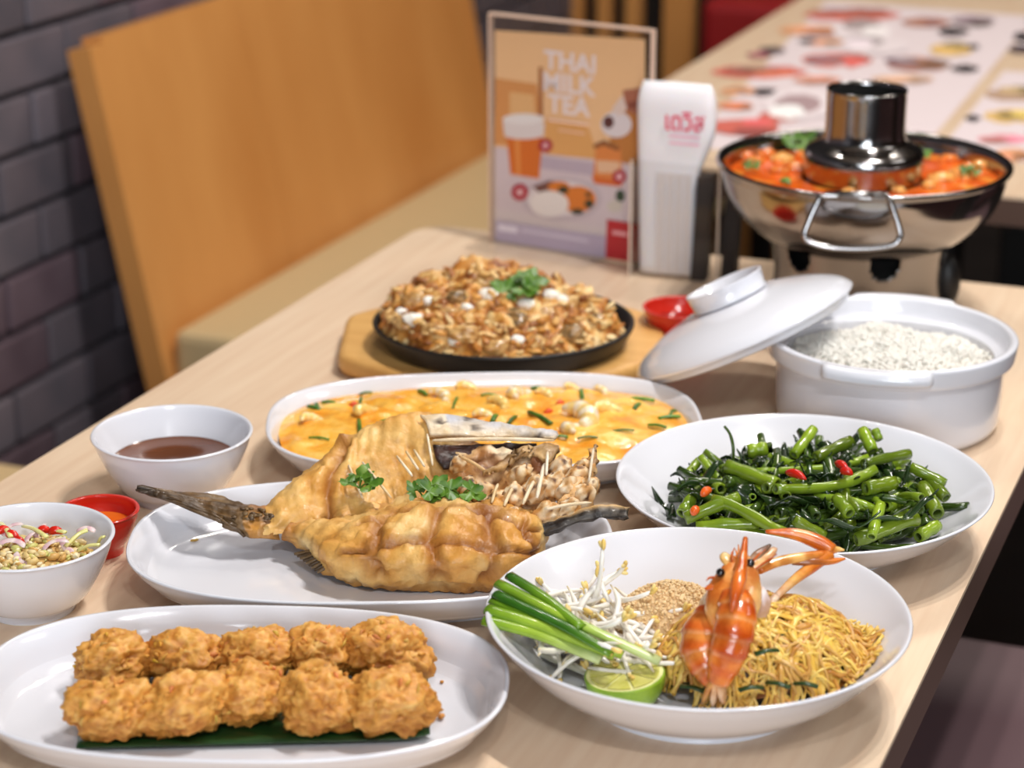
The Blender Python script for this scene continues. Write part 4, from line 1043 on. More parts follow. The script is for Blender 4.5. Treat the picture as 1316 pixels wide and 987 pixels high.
    for i, (x, y, z, r_) in enumerate(((620, 640, .046, .011), (640, 650, .045, .010), (660, 640, .050, .010), (688, 630, .053, .011), (712, 625, .055, .010), (730, 632, .053, .010), (668, 612, .056, .009), (600, 628, .047, .009), (728, 655, .047, .009), (702, 662, .045, .010), (655, 668, .041, .009), (748, 640, .051, .010), (590, 600, .054, .008), (740, 618, .057, .011), (752, 606, .060, .009), (756, 628, .054, .009), (720, 604, .059, .010))):
        mb = MB(); sd = i*2.7
        mb.blob(W(x, y, z), (r_*.75, r_*.55, r_*1.0), 4, M=Matrix.Rotation(YAW, 3, 'Z') @ Matrix.Rotation(rr.uniform(.1, 1.0), 3, 'Y'), disp=lambda p: .28*fbm(p, 1.5, sd, 4)+.06*noise.noise(p*5),
                colf=lambda p: mixc(mixc((246, 230, 202), (208, 156, 96), .5+1.3*noise.noise(p*2+Vector((sd, 0, 0)))), (92, 60, 40), (noise.noise(p*2.0+Vector((0, sd, 0)))-.2)*2.6))
        mb.build('head_flesh', FISHM, f)
    return f
fish()
for x, y, sd, s, lb in ((462, 622, 31, .009, 'coriander leaf on the tail half of the fried fish'), (545, 634, 32, .0095, 'coriander leaf in the middle of the opened fish'), (592, 632, 33, .0095, 'coriander leaf beside the head of the opened fish')):
    coriander(W(x, y+6, .050), sd, s, 'green ' + lb, 5)
c = W(250, 694, .0105)
tag(MB().blob(c, (.003, .0012, .001), 2, M=Matrix.Rotation(.8, 3, 'Z'), col=(206, 170, 90)).build('crumb', FISHM, origin=c), 'tiny tan crumb on the empty end of the fish platter', 'crumb')

# ---------------------------------------------------------------- water spinach
SPC = Vector((-.3165, 1.3185, T))
STEM = mat('spinach_stem', (134, 156, 38), rough=.2, rgb2=(84, 112, 24), scale=24, coat=.3, rnd=.45, contrast=(.3, .7))
STEMD = mat('spinach_stem_dark', (74, 98, 28), rough=.2, rgb2=(44, 66, 22), scale=24, coat=.4, rnd=.3)
WILT = mat('spinach_leaf', (24, 42, 18), rough=.2, rgb2=(40, 62, 24), scale=40, coat=.5, rnd=.35)
def stem_mesh(L, r_, bend, seed):
    rr = random.Random(seed); pts = []
    for k in range(9):
        t = k/8-.5; pts.append((L*t, bend*L*(t*t-.08), .12*bend*L*math.sin(4*t)))
    mb = MB(); mb.tube(pts, [r_*(1+.08*math.sin(k*1.7+seed)) for k in range(9)], 10, 0, cap=False)
    mb.tube(pts[::-1], [r_*.62]*9, 10, 1, cap=False)                     # hollow inside
    n = 9*10
    for base, ring2 in ((0, n+80), (80, n)):
        for k in range(10):
            kk, k2 = (k+1) % 10, (10-k) % 10
            a, b = base+k, base+kk
            # match inner ring by nearest vertices
            inner = sorted(range(ring2, ring2+10), key=lambda i: (mb.v[i]-mb.v[a]).length)[0]; inner2 = sorted(range(ring2, ring2+10), key=lambda i: (mb.v[i]-mb.v[b]).length)[0]
            mb.f.append((a, b, inner2, inner) if inner != inner2 else (a, b, inner)); mb.m.append(0); mb.sm.append(True)
    return mb
INS = mat('stem_hollow', (88, 108, 34), rough=.5)
stem_me = []
for i, (L, r_, bnd) in enumerate(((.050, .0033, .3), (.062, .0036, .15), (.040, .0040, .1), (.072, .0030, .35), (.034, .0036, .0), (.055, .0024, .7), (.046, .0038, -.2), (.080, .0026, .25))):
    for mt in (STEM, STEMD):
        o = stem_mesh(L, r_, bnd, i).build('spinach_stem', [mt, INS]); stem_me.append((o.data, L)); bpy.data.objects.remove(o)
rs = random.Random(12)
def mound(x, y):
    return .012 + .030*max(0, 1-(x/.083)**2-(y/.066)**2)**.6
def put_stem(me, pos, yaw, pitch, roll=0):
    o = bpy.data.objects.new('water_spinach', me); COL.objects.link(o); o.location = pos
    o.rotation_euler = (Matrix.Rotation(yaw, 3, 'Z') @ Matrix.Rotation(pitch, 3, 'Y') @ Matrix.Rotation(roll, 3, 'X')).to_euler()
    tag(o, 'glossy green water spinach stem in the stir-fry heap', 'water spinach', 'water spinach stems in the heap'); return o
MC = W(1033, 645, .022)
for i in range(150):
    a, r_ = rs.uniform(0, 6.283), math.sqrt(rs.random())
    x, y = .079*r_*math.cos(a), .060*r_*math.sin(a)
    top = mound(x, y); k = rs.random()
    z = top*(.55+.45*math.sqrt(k)) + .003
    pos = Vector((MC.x, MC.y, T)) + RV*x + FV*y + ZV*z
    me, L = stem_me[rs.randrange(8)*2 + (1 if rs.random() < .55 else 0)]
    yaw = YAW + rs.gauss(.45, .95); pitch = rs.gauss(0, .22)
    # keep the ends inside the bowl
    e = Vector((x, y)) ; 
    if e.length > .058: yaw = YAW + math.atan2(y, x) + math.pi/2 + rs.gauss(0, .35)
    put_stem(me, pos, yaw, pitch, rs.uniform(0, 6.28))
def stem_px(x0, y0, z0, x1, y1, z1, r_, dark=False):
    a, b = W(x0, y0, z0), W(x1, y1, z1); d = b-a; idx = 1
    i = min(range(8), key=lambda q: abs(stem_me[q*2][1]-d.length)+ (0 if abs((.3, .15, .1, .35, 0, .7, -.2, .25)[q]) < .36 else 1))
    me, L = stem_me[i*2+(1 if dark else 0)]
    o = put_stem(me, (a+b)/2, math.atan2(d.y, d.x), -math.asin(d.z/d.length), rs.uniform(0, 6)); o.scale = (d.length/L, r_/.0034, r_/.0034); return o
for a in ((998, 640, .045, 1120, 606, .050, .0040), (1020, 585, .048, 1046, 551, .060, .0036), (1048, 588, .050, 1094, 566, .056, .0038), (1122, 580, .050, 1108, 552, .060, .0040), (1110, 596, .050, 1168, 582, .048, .0030), (918, 645, .040, 1010, 680, .036, .0040),
          (895, 678, .028, 975, 676, .030, .0046), (1000, 688, .026, 950, 686, .026, .004), (1186, 625, .036, 1205, 660, .030, .0048), (1100, 690, .030, 1180, 668, .034, .0042), (1120, 690, .032, 1132, 648, .044, .0034), (935, 600, .048, 1000, 622, .046, .0040), (950, 640, .044, 880, 665, .034, .0036),
          (898, 592, .040, 882, 612, .034, .0030), (1190, 612, .038, 1216, 640, .030, .0040), (1060, 690, .030, 1020, 668, .040, .0036), (1075, 640, .048, 1092, 660, .044, .0040), (1112, 628, .047, 1150, 620, .047, .0046), (876, 660, .028, 890, 640, .034, .004), (1180, 690, .024, 1205, 675, .026, .004), (960, 580, .046, 986, 576, .048, .0046), (1170, 600, .044, 1215, 622, .036, .0036), (1130, 566, .05, 1124, 552, .056, .003)):
    stem_px(*a)
def leaf_ribbon(pos, yaw, L, wd, seed, pitch=0):
    rr = random.Random(seed); mb = MB(); vs = []; n = 12
    d = RV*math.cos(yaw)+FV*math.sin(yaw); s = ZV.cross(d); ph = rr.uniform(0, 6)
    for k in range(n+1):
        t = k/n; w_ = wd*math.sin(math.pi*min(1, .12+t*.88))**.7*(1-.3*t)
        c_ = pos + d*(L*(t-.5)) + s*(.006*math.sin(3*t+ph)) + ZV*(.006*math.sin(5*t+ph)+.004*math.cos(9*t+ph)+pitch*L*(t-.5))
        tw = .9*math.sin(4*t+ph); u = s*math.cos(tw)+ZV*math.sin(tw)
        vs += [c_-u*w_, c_+ZV*.0012*math.cos(7*t), c_+u*w_]
    fs = [(k*3+j, (k+1)*3+j, (k+1)*3+j+1, k*3+j+1) for k in range(n) for j in range(2)]
    o = mb.add(vs, fs).build('spinach_leaf', WILT, origin=pos); o.modifiers.new('t', 'SOLIDIFY').thickness = .0006
    tag(o, 'dark wilted water spinach leaf among the stems', 'leaf', 'wilted leaves in the water spinach')
for i in range(150):
    a, r_ = rs.uniform(0, 6.283), math.sqrt(rs.random()); x, y = .078*r_*math.cos(a), .060*r_*math.sin(a)
    pos = Vector((MC.x, MC.y, T)) + RV*x + FV*y + ZV*(mound(x, y)*(.78+.34*rs.random())+.003)
    leaf_ribbon(pos, rs.uniform(0, 6.28), rs.uniform(.022, .046), rs.uniform(.0032, .0075), i, rs.gauss(0, .15))
for x, y, ya, L in ((850, 652, 2.2, .03), (1080, 571, .2, .045), (1110, 620, -.5, .05), (1165, 625, -.4, .045), (1080, 665, -.2, .05), (1150, 660, .1, .05), (895, 615, .3, .04), (960, 615, .2, .05), (1020, 600, .5, .05)):
    q = W(x, y, .040 if x > 860 else .022); leaf_ribbon(q, ya, L, .006, int(x*7+y))
q = [W(942, 598, .040), W(942, 575, .052), W(938, 558, .060), W(931, 548, .064)]
tag(MB().tube(spline(q, 5), [.0012]*10+[.001]*6, 6).build('spinach_tendril', STEMD, origin=q[0]), 'thin curled spinach tendril sticking up from the heap', 'water spinach')
for i, (x0, y0, x1, y1, z, hue) in enumerate(((1010, 607, 1036, 616, .050, 0), (1074, 595, 1090, 606, .053, 0), (1080, 606, 1096, 610, .052, 0), (902, 637, 914, 630, .042, 1), (890, 661, 897, 655, .036, 1))):
    a, b = W(x0, y0, z+.003), W(x1, y1, z+.003); pts = spline([a, (a+b)/2+ZV*.0015, b], 4)
    o = MB().tube(pts, [.0012, .0022, .0028, .003, .003, .0028, .0024, .0016, .0006][:len(pts)], 10).build('chili_piece', [CHF, mat('chili_orange2', (226, 96, 30), rough=.2, coat=.3) if 'chili_orange2' not in MATS else MATS['chili_orange2']][hue], origin=a)
    tag(o, ['glossy red chilli piece beside the middle stems of the water spinach', 'red chilli piece by the curled stems of the water spinach', 'short red chilli piece touching another among the water spinach', 'orange chilli piece at the leafy side of the water spinach', 'tiny orange chilli tip low in the water spinach'][i], 'chilli')

# ---------------------------------------------------------------- pad thai
PC = Vector((-.317, 1.083, T))
NOOD = mat('noodle_strand', (255, 255, 255), rough=.3, attr='Col', rgb2=(228, 210, 180), scale=120, coat=.2, sss=.1)
NM = W(982, 866, .012)
def nh(x, y):
    return .006 + .043*max(0, 1-(x/.064)**2-(y/.050)**2)**.62 + .004*noise.noise(Vector((x*50, y*50, 2)))
BW = [(0, .009), (.048, .0098), (.0777, .0148), (.094, .0268), (.1077, .0400), (.1150, .0490)]
def in_bowl(p, lift=.0012):
    r_ = math.hypot(p.x-PC.x, p.y-PC.y); zz = BW[-1][1]
    for (r0, z0), (r1_, z1) in zip(BW, BW[1:]):
        if r0 <= r_ <= r1_: zz = z0+(z1-z0)*(r_-r0)/(r1_-r0); break
    return Vector((p.x, p.y, max(p.z, T+zz+lift)))
def noodles():
    rr = random.Random(5); mb = MB(); rings, seg = 26, 80; vs = []; cs = []
    base = Vector((NM.x, NM.y, T+.006))
    for i in range(rings+1):
        for k in range(seg):
            t = 2*math.pi*k/seg; s = i/rings; x, y = .060*s*math.cos(t), .046*s*math.sin(t)
            p = in_bowl(base + RV*x + FV*y + ZV*(nh(x, y)-.0035+.003*fbm((x, y, 0), 90, 3, 3)), .0006); vs.append(p)
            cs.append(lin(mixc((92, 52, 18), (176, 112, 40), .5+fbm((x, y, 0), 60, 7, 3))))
    mb.add(vs, [(i*seg+k, i*seg+(k+1) % seg, (i+1)*seg+(k+1) % seg, (i+1)*seg+k) for i in range(rings) for k in range(seg)], 0, cs)
    for i in range(640):
        a, r_ = rr.uniform(0, 6.28), rr.random()**.42*1.0; x, y = .064*r_*math.cos(a), .051*r_*math.sin(a)
        d = rr.uniform(0, 6.28); cur = rr.gauss(0, 5); pts = []; lift = rr.uniform(-.001, .0022)
        net = rr.random() < .66
        for k in range(rr.randint(6, 13)):
            pts.append(in_bowl(base + RV*x + FV*y + ZV*(nh(x, y)+lift + .0007*math.sin(k*1.3))))
            d += cur*.06 + rr.gauss(0, .22); x += .0045*math.cos(d); y += .0045*math.sin(d)
            if (x/.067)**2+(y/.054)**2 > 1: break
        if len(pts) < 3: continue
        c = mixc((242, 200, 88), (250, 222, 132), rr.random()) if net else mixc((206, 146, 66), (230, 184, 104), rr.random())
        if i % 6 == 0: mb.tube(pts, [.0006]+[rr.uniform(.0016, .0034) for _ in pts[2:]]+[.0006], 6, 0, mixc((240, 196, 86), (248, 216, 120), rr.random()), flat=.3); continue
        mb.tube(pts, rr.uniform(.0005, .0012) if net else rr.uniform(.0009, .0015), 5, 0, c)
    o = mb.build('fried_noodles', NOOD, origin=base); tag(o, 'heap of pad thai noodles under a lacy yellow egg net', 'noodles', kind='stuff')
noodles()
rr = random.Random(15)
DGR = mat('garlic_chive_dark', (38, 66, 30), rough=.3, coat=.2)
for i, (x, y, z) in enumerate(((1015, 812, .045), (890, 885, .022), (965, 885, .028), (1035, 880, .026), (1078, 862, .026), (1000, 880, .028), (985, 838, .045))):
    c = W(x, y, z+.003); a = rr.uniform(-.5, .5)+YAW; d = Vector((math.cos(a), math.sin(a), 0))
    tag(MB().tube([c-d*.007, c+ZV*.001, c+d*.007], .0022, 6, flat=.4).build('chive_piece', DGR, origin=c), 'dark green chive piece tucked in the noodles', 'chive', 'chive pieces in the noodles')
TOFU = mat('tofu_yellow', (240, 190, 74), rough=.4, bump=.2, bscale=120)
for i, (x, y, z, rz) in enumerate(((1100, 852, .026, .5), (1030, 818, .044, .2), (872, 868, .020, .9))):
    c = W(x, y, z)
    o = MB().box((-.006, -.0035, -.004), (.006, .0035, .004), bev=.0012, M=Matrix.Rotation(rz, 4, 'Z')).build('tofu_piece', TOFU); o.location = c
    tag(o, ['yellow tofu piece at the outer edge of the noodles', 'yellow tofu piece on top of the noodle heap', 'yellow tofu piece by the lime half'][i], 'tofu')
# crushed peanuts
PEA = mat('crushed_peanut', (238, 210, 164), rough=.6, rgb2=(222, 186, 134), scale=300, sss=.1)
def peanuts():
    c = W(864, 800, .020); mb = MB(); r1 = random.Random(8); bv, bf = ico(1)
    base = Vector((c.x, c.y, T+.008))
    ph = lambda x, y: .036*max(0, 1-(x/.042)**2-(y/.034)**2)**.7
    rings, seg = 12, 40; vs = []
    for i in range(rings+1):
        for k in range(seg):
            t = 2*math.pi*k/seg; s = i/rings; x, y = .042*s*math.cos(t), .034*s*math.sin(t); vs.append(in_bowl(base+RV*x+FV*y+ZV*(ph(x, y)-.001), .0004))
    mb.add(vs, [(i*seg+k, i*seg+(k+1) % seg, (i+1)*seg+(k+1) % seg, (i+1)*seg+k) for i in range(rings) for k in range(seg)])
    for i in range(2600):
        a, r_ = r1.uniform(0, 6.28), math.sqrt(r1.random())*1.03; x, y = .042*r_*math.cos(a), .034*r_*math.sin(a); s = r1.uniform(.0004, .0013)
        q = in_bowl(base+RV*x+FV*y+ZV*(ph(x, y)+r1.uniform(-.0006, .001)), .0006); M = Matrix.Rotation(r1.uniform(0, 6), 3, 'Z') @ Matrix.Rotation(r1.uniform(0, 6), 3, 'X')
        mb.add([q+M @ Vector((p.x*s*r1.uniform(.8, 1.4), p.y*s, p.z*s*.8)) for p in bv], bf, 0, None, False)
    o = mb.build('crushed_peanuts', PEA, origin=base); tag(o, 'heap of crushed peanuts between bean sprouts and noodles', 'peanuts', kind='stuff')
peanuts()
# bean sprouts
SPR = mat('bean_sprout', (255, 255, 255), rough=.22, attr='Col', sss=.25, sssr=(.004, .004, .003), coat=.2)
spr_me = []
for v_ in range(7):
    r1 = random.Random(v_); L = .038+.012*r1.random(); bd = r1.uniform(-.5, .9); pts = []; n = 10
    for k in range(n): t = k/(n-1)-.5; pts.append((L*t, bd*L*t*t, .15*L*math.sin(3*t+v_)))
    mb = MB().tube(pts, [.0004, .0010]+[.0016+.0003*math.sin(k) for k in range(n-4)]+[.0014, .001], 7, 0, [(222, 196, 140)]+[mixc((242, 236, 224), (250, 246, 238), k/8) for k in range(n-1)])
    e = Vector(pts[-1]); mb.blob(e+Vector((.002, .0008, 0)), (.0036, .0016, .0014), 2, M=Matrix.Rotation(.7, 3, 'Z'), col=(232, 196, 110)); mb.blob(e+Vector((.001, .0022, 0)), (.0030, .0014, .0012), 2, M=Matrix.Rotation(1.3, 3, 'Z'), col=(240, 214, 140))
    o = mb.build('bean_sprout', SPR); spr_me.append(o.data); bpy.data.objects.remove(o)
r1 = random.Random(33)
for i in range(125):
    s = r1.random(); x = 688+156*s+r1.gauss(0, 14); y = 792+36*s+r1.gauss(0, 17)
    z = .014+.022*r1.random()*(1-abs(s-.5)*.8)+.010*(1-s)
    o = bpy.data.objects.new('bean_sprout', spr_me[r1.randrange(7)]); COL.objects.link(o); o.location = W(x, y, z)
    o.rotation_euler = (r1.uniform(0, 6.28), r1.gauss(0, .22), YAW + r1.choice((-.55, -.4, 2.5, .9, -1.1)) + r1.gauss(0, .35))
    tag(o, 'white bean sprout in the pile under the chives', 'bean sprout', 'bean sprouts in the pad thai bowl')
for x, y, z, ry, rz in ((752, 762, .048, -.9, .5), (765, 752, .052, -1.0, .2), (772, 750, .050, -1.1, -.1), (788, 775, .042, -.7, 2.3), (735, 772, .044, -.5, .4)):
    o = bpy.data.objects.new('bean_sprout', spr_me[r1.randrange(7)]); COL.objects.link(o); o.location = W(x, y+8, z-.004); o.rotation_euler = (r1.uniform(0, 6), ry, YAW+rz)
    tag(o, 'bean sprout standing up with its yellow head out of the pile', 'bean sprout', 'upright bean sprouts in the pad thai bowl')
# garlic chives
CHV = mat('garlic_chive', (255, 255, 255), rough=.25, attr='Col', coat=.25, rgb2=(220, 226, 210), scale=60, stretch=(1, 1, 1))
DG, MG, LG, PG = (54, 104, 28), (112, 152, 34), (164, 192, 66), (210, 222, 172)
chv = [((622, 797, .046), (690, 815, .043), (772, 848, .034), .0046, (MG, LG, PG), 'lowest bright green chive stalk, ending at the lime half'),
       ((626, 783, .049), (700, 806, .046), (790, 842, .036), .0046, (MG, LG, LG), 'bright green chive stalk lying just above the lowest one'),
       ((637, 764, .053), (720, 802, .049), (786, 840, .040), .0040, (DG, DG, MG), 'dark green chive stalk crossing the middle of the bundle'),
       ((632, 772, .050), (716, 806, .046), (800, 842, .036), .0038, (MG, MG, LG), 'mid green chive stalk under the dark ones'),
       ((640, 750, .055), (730, 795, .050), (848, 850, .034), .0040, (MG, LG, PG), 'long chive stalk fading to pale green by the peanuts'),
       ((655, 740, .057), (700, 768, .055), (748, 806, .049), .0038, (DG, MG, MG), 'short dark green chive stalk on top of the bean sprouts')]
for p0, p1, p2, r_, cols3, lb in chv:
    pts = spline([W(*p0), W(*p1), W(*p2)], 8); n = len(pts)
    col = [mixc(cols3[0], cols3[1], k/(n/2)) if k < n/2 else mixc(cols3[1], cols3[2], (k-n/2)/(n/2)) for k in range(n)]
    tag(MB().tube(pts, [r_*(1-.12*k/n) for k in range(n)], 10, 0, col, flat=.62).build('garlic_chive', CHV, origin=pts[n//2]), lb, 'chive', 'garlic chive bundle on the pad thai bowl')
# white chive ends under the bundle
for x0, y0, x1, y1, z, lb in ((690, 838, 755, 864, .022, 'pale white sprout root lying below the chives'), (715, 828, 765, 848, .024, 'pale white sprout tip lying between chives and lime')):
    a, b = W(x0, y0, z), W(x1, y1, z-.004)
    tag(MB().tube(spline([a, (a+b)/2, b], 4), .003, 8, 0, (226, 226, 214), flat=.6).build('sprout_root', SPR, origin=a), lb, 'bean sprout')
# lime half
def lime():
    c = W(803, 868, .024); ax = (CAMP-c).normalized()*.02 + ZV*.97 - RV*.10; ax.normalize()
    q = ax.to_track_quat('Z', 'Y').to_matrix(); r_ = .0225
    l = empty('lime_half', c); tag(l, 'cut lime half, green rind and yellow-green flesh, by the chives', 'lime')
    RIND = mat('lime_rind', (120, 160, 36), rough=.3, rgb2=(150, 184, 50), scale=90, bump=.2, bscale=400, coat=.2)
    mb = MB().lathe([(-r_*math.sin(a), -r_*.95*math.cos(a)) for a in [math.pi/2*k/14 for k in range(1, 15)]] + [(-r_*1.0, .001), (-r_*.955, .0016)], a=0, b=0, seg=48, cap1=False); mb.v = [c+q @ v for v in mb.v]; mb.build('rind', RIND, l)
    PITH = mat('lime_pith', (226, 226, 160), rough=.4)
    mb = MB().lathe([(-r_*.96, .0015), (-r_*.85, .0014)], a=0, b=0, seg=48, cap0=False, cap1=True); mb.v = [c+q @ v for v in mb.v]; mb.build('pith', PITH, l)
    PULP = mat('lime_pulp', (206, 200, 92), rough=.15, rgb2=(226, 218, 128), scale=160, coat=.5, sss=.2)
    for k in range(8):
        a0, a1 = 2*math.pi*k/8+.05, 2*math.pi*(k+1)/8-.05; pts = []
        for t in range(7): a = a0+(a1-a0)*t/6; pts.append(Vector((r_*.86*math.cos(a), r_*.86*math.sin(a), .0016)))
        am = (a0+a1)/2; pts.append(Vector((.0016*math.cos(am), .0016*math.sin(am), .0016)))
        MB().prism([c+q @ p for p in pts], (q @ Vector((0, 0, .0007)))).build('segment', PULP, l)
lime()
# prawn
def prawn():
    PR = mat('prawn_shell', (255, 255, 255), rough=.22, attr='Col', rgb2=(214, 180, 150), scale=75, contrast=(.4, .6), coat=.4, bump=.2, bscale=150, bdist=.001, sss=.1)
    OR1, OR2, RD1, WH1, CR1 = (238, 140, 52), (218, 100, 34), (184, 70, 26), (248, 226, 204), (242, 190, 110)
    p = empty('river_prawn', W(930, 880, .03)); tag(p, 'large orange grilled river prawn lying on the noodles', 'prawn')
    def seg_body(path, rads, name, segs, c0, c1, flat=.75):
        pts = spline(path, 7); n = len(pts); rs_ = [x[0] for x in spline([(r_,) for r_ in rads], 7)]
        rr_ = []; col = []
        for k in range(n):
            t = k/(n-1)*segs; fr = t-math.floor(t)
            rr_.append(rs_[k]*(.93+.11*fr)); c = mixc(c0, c1, .5+.35*math.sin(k*.9)); col.append(mixc(c, WH1, .3 if fr < .12 else 0))
        mb = MB().tube(pts, rr_, 18, 0, col, flat=flat)
        for v in mb.v: v += Vector((1, 1, 1))*(.0008*noise.noise(v*140))
        return mb.build(name, PR, p)
    # split tail: two halves lying side by side
    seg_body([W(926, 776, .062), W(911, 798, .055), W(902, 820, .048), W(901, 842, .041), W(908, 862, .035), W(916, 876, .031)], [.0080, .0110, .0125, .0115, .0085, .0045], 'tail_half', 5, OR2, (226, 150, 70), .8)
    seg_body([W(944, 762, .074), W(947, 784, .068), W(944, 808, .061), W(938, 832, .052), W(930, 856, .042), W(922, 880, .032)], [.0090, .0112, .0112, .0105, .0090, .0058], 'tail_half', 6, OR1, OR2, .8)
    # tail fan
    for x, y, z, c, w_ in ((902, 904, .018, CR1, .0062), (917, 908, .016, WH1, .0068), (932, 905, .017, WH1, .0060)):
        a, b = W(922, 868, .036), W(x, y, z)
        MB().tube(spline([a, (a+b)/2+ZV*.002, b], 4), [w_*q for q in (.5, .7, .85, .95, 1, 1, .9, .65, .2)], 10, 0, [mixc((240, 170, 100), c, k/8) for k in range(9)], flat=.3).build('tail_fan', PR, p)
    # head shell
    hd = spline([W(938, 815, .054), W(938, 792, .062), W(943, 768, .069), W(949, 746, .075), W(953, 728, .079), W(955, 714, .082)], 6)
    rad = [x[0] for x in spline([(.0080,), (.0135,), (.0155,), (.0130,), (.0085,), (.0035,)], 6)]; n = len(hd)
    mb = MB().tube(hd, rad, 22, 0, [mixc(mixc(CR1, OR1, .35+.35*math.sin(k*.7)), OR2, (k/n-.6)*1.6) for k in range(n)], flat=.72)
    for i_, v in enumerate(mb.v):
        v += Vector((.6, .6, 1))*(.0012*fbm(v, 90, 4, 3)); cc = .5+1.1*fbm(v, 60, 9, 3)
        sd_ = (v-hd[0] if isinstance(hd[0], Vector) else v-Vector(hd[0])).dot(RV)
        mb.c[i_] = tuple(a*(1-max(0, min(.75, sd_*60)))+b*max(0, min(.75, sd_*60)) for a, b in zip(mb.c[i_], lin((238, 200, 132))))
        mb.c[i_] = tuple(a*(1-.45*max(0, min(1, cc)))+b*.45*max(0, min(1, cc)) for a, b in zip(mb.c[i_], lin(OR2)))
    mb.build('head_shell', PR, p)
    rp = spline([W(940, 786, .074), W(945, 766, .081), W(950, 744, .0865), W(954, 724, .090), W(958, 692, .096)], 6); nr = len(rp)
    MB().tube(rp, [.0036*math.sin(math.pi*min(.5, .04+.9*k/nr))*(1-.75*max(0, k/nr-.5)*2)+.0004 for k in range(nr)], 10, 0, [mixc(OR2, OR1, k/nr) for k in range(nr)]).build('head_ridge', PR, p)
    mb = MB().blob(W(972, 778, .060), (.008, .006, .012), 3, disp=lambda q: .15*noise.noise(q*2), col=(238, 226, 226)); mb.build('gill', PR, p)
    mb = MB().blob(W(908, 790, .056), (.005, .005, .013), 3, disp=lambda q: .15*noise.noise(q*2), col=(240, 222, 196)); mb.build('gill', PR, p)
    MB().tube([W(948, 734, .083), W(953, 714, .088), W(958, 690, .096)], [.0030, .0022, .0005], 8, 0, [OR1, OR1, CR1]).build('rostrum', PR, p)
    for x, y in ((946, 712), (950, 706), (943, 720)): MB().tube([W(950, 720, .085), W(x-1, y-6, .088)], [.0012, .0003], 5, 0, OR1).build('rostrum_tooth', PR, p)
    EYE = mat('prawn_eye', (14, 10, 10), rough=.08, coat=.8)
    for x, y, z in ((926, 736, .083), (964, 724, .084)):
        MB().blob(W(x, y, z), .0026, 3).build('eye', EYE, p)
    # feeler plates either side of the beak
    def flap(pts, w0, name, cols):
        sp = spline([W(*q) for q in pts], 6); n_ = len(sp)
        MB().tube(sp, [w0*math.sin(math.pi*(.12+.8*k/(n_-1)))+.0004 for k in range(n_)], 8, 0, [mixc(cols[0], cols[1], k/(n_-1)) for k in range(n_)], flat=.35).build(name, PR, p)
    flap([(960, 734, .080), (978, 718, .082), (996, 704, .084)], .0055, 'feeler_plate', (CR1, WH1))
    flap([(934, 744, .077), (920, 752, .076), (906, 757, .075)], .0034, 'feeler_plate', (CR1, OR2))
    flap([(942, 732, .081), (934, 718, .085), (931, 710, .087)], .0038, 'feeler_plate', (CR1, (226, 190, 130)))
    flap([(966, 730, .080), (972, 714, .084), (990, 700, .087)], .0026, 'feeler_plate', (WH1, (90, 60, 40)))
    for pts in ([(952, 740, .078), (972, 716, .085), (984, 706, .088)], [(955, 742, .078), (984, 722, .083), (998, 712, .086)], [(936, 745, .076), (914, 742, .079), (908, 746, .079)], [(945, 735, .080), (940, 716, .087), (944, 704, .09)]):
        MB().tube(spline([W(*q) for q in pts], 5), [.0008]*8+[.0004]*3, 5, 0, (196, 96, 40)).build('feeler', PR, p)
    # long claw arms
    def limb(pts, rads, cols, name):
        sp = spline([W(*q) for q in pts], 6); n_ = len(sp); rs_ = [x[0] for x in spline([(r_,) for r_ in rads], 6)]
        ci = lambda k: cols[min(len(cols)-1, int(k/(n_-1)*(len(cols)-1)))]; cj = lambda k: cols[min(len(cols)-1, int(k/(n_-1)*(len(cols)-1))+1)]
        MB().tube(sp, [q*.82 for q in rs_], 10, 0, [mixc(ci(k), cj(k), (k/(n_-1)*(len(cols)-1)) % 1) for k in range(n_)]).build(name, PR, p)
    limb([(968, 802, .045), (982, 788, .050), (998, 766, .058)], [.0018, .0024, .0026], [(120, 80, 60), WH1, WH1], 'arm')
    limb([(998, 766, .058), (1020, 746, .064), (1044, 728, .069), (1066, 710, .075)], [.0024, .0034, .0044, .0050], [WH1, CR1, OR1, OR1], 'arm')
    limb([(1070, 708, .076), (1050, 696, .080), (1020, 686, .084), (984, 683, .086)], [.0050, .0054, .0040, .0012], [OR1, (240, 140, 50), OR1, OR2], 'claw')
    limb([(1066, 708, .075), (1076, 706, .075), (1085, 707, .075)], [.0034, .0022, .0006], [OR1, CR1, CR1], 'claw_tip')
    limb([(975, 733, .072), (1000, 722, .074), (1030, 716, .075), (1058, 712, .075)], [.0030, .0036, .0034, .0030], [OR1, CR1, CR1, OR1], 'arm')
    limb([(1018, 722, .072), (1045, 722, .072), (1070, 721, .071), (1086, 718, .071)], [.0024, .0030, .0024, .0008], [(130, 76, 40), (170, 104, 56), OR1, OR1], 'claw')
    limb([(972, 776, .055), (980, 770, .057), (985, 765, .059)], [.0008, .0008, .0004], [(110, 50, 40)]*2, 'leg')
prawn()

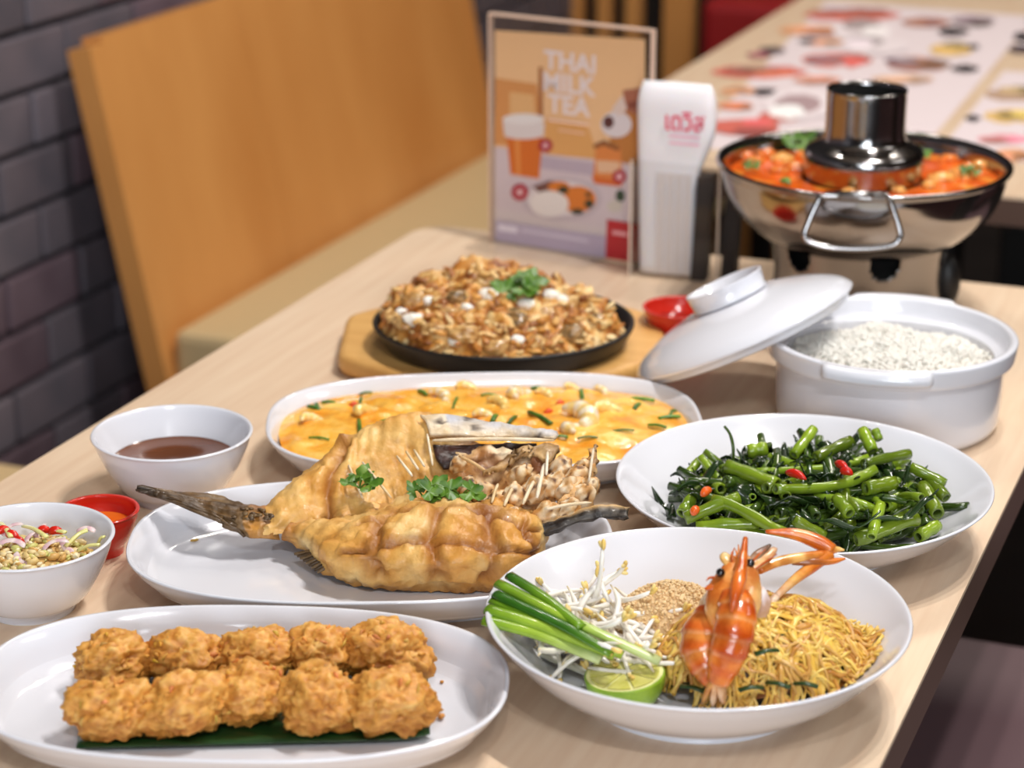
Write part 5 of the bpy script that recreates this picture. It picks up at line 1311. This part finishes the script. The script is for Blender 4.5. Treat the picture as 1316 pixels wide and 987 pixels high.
# ---------------------------------------------------------------- relish in the small white bowl
def relish():
    c = Vector((-.7297, 1.0376, T)); r1 = random.Random(6); bv, bf = ico(1)
    rh = lambda x, y: .029+.011*max(0, 1-(x*x+y*y)/.036**2)
    MIN = mat('relish_mince', (255, 255, 255), rough=.4, attr='Col', coat=.15)
    mb = MB(); rings, seg = 10, 40; vs = []
    for i in range(rings+1):
        for k in range(seg):
            t = 2*math.pi*k/seg; x, y = .042*i/rings*math.cos(t), .042*i/rings*math.sin(t); vs.append(c+Vector((x, y, rh(x, y)-.001)))
    mb.add(vs, [(i*seg+k, i*seg+(k+1) % seg, (i+1)*seg+(k+1) % seg, (i+1)*seg+k) for i in range(rings) for k in range(seg)], 0, (214, 176, 110))
    for i in range(520):
        a, r_ = r1.uniform(0, 6.28), math.sqrt(r1.random())*.041; x, y = r_*math.cos(a), r_*math.sin(a); s = r1.uniform(.001, .0034)
        q = c+Vector((x, y, rh(x, y)+r1.uniform(-.001, .0018))); M = Matrix.Rotation(r1.uniform(0, 6), 3, 'Z') @ Matrix.Rotation(r1.uniform(0, 6), 3, 'X')
        col = r1.choice(((238, 214, 160), (226, 196, 130), (244, 230, 190), (214, 168, 96), (206, 200, 120)))
        mb.add([q+M @ Vector((p.x*s*1.4, p.y*s*.8, p.z*s*.6)) for p in bv], bf, 0, col)
    o = mb.build('minced_relish', MIN, origin=c); tag(o, 'minced pale relish in the small white bowl', 'relish', kind='stuff')
    SH = mat('shallot', (255, 255, 255), rough=.25, attr='Col', sss=.15)
    for i, (x, y, a0, rr_) in enumerate(((12, 712, .3, .009), (50, 700, 2.0, .008), (75, 712, .9, .009), (95, 700, 2.6, .007), (22, 690, 1.2, .008), (38, 716, 2.9, .008), (110, 694, .5, .006), (60, 690, 1.7, .007))):
        q = W(x, y-4, .0405); pts = [q + (RV*math.cos(a0+t)+FV*math.sin(a0+t)*.8)*rr_ + ZV*(.004*math.sin(a0+t)) for t in [k*.28 for k in range(9)]]
        n = len(pts)
        tag(MB().tube(pts, [.0006]+[.0022]*(n-2)+[.0006], 8, 0, [mixc((238, 220, 214), (204, 150, 166), (k % 4)/3*.7) for k in range(n)], flat=.28).build('shallot_slice', SH, origin=q), 'curved purple shallot slice in the relish bowl', 'shallot', 'shallot slices in the relish')
    for i, (x, y, L) in enumerate(((16, 690, .009), (24, 698, .008), (57, 684, .007), (72, 685, .008), (4, 684, .008))):
        q = W(x, y, .041); a = r1.uniform(-.6, .6)+YAW; d = Vector((math.cos(a), math.sin(a), 0))
        tag(MB().tube(spline([q-d*L*.6, q+ZV*.002, q+d*L*.6], 4), [.001, .002, .0026, .0028, .0028, .0026, .0022, .0016, .0008], 8).build('chili_slice', CHF, origin=q), 'red chilli slice in the relish bowl', 'chilli', 'red chilli slices in the relish')
    for i, (x0, y0, x1, y1) in enumerate(((84, 706, 116, 678), (92, 700, 112, 682), (30, 680, 60, 690), (0, 676, 14, 690), (64, 690, 84, 684), (100, 712, 128, 700), (126, 702, 134, 690))):
        a, b = W(x0, y0-4, .039), W(x1, y1, .044)
        tag(MB().tube(spline([a, (a+b)/2+ZV*.0015, b], 4), .0017, 6, 0, (232, 226, 150), flat=.6).build('mango_shred', SH, origin=a), 'pale green-yellow shred in the relish bowl', 'mango', 'pale shreds in the relish')
relish()
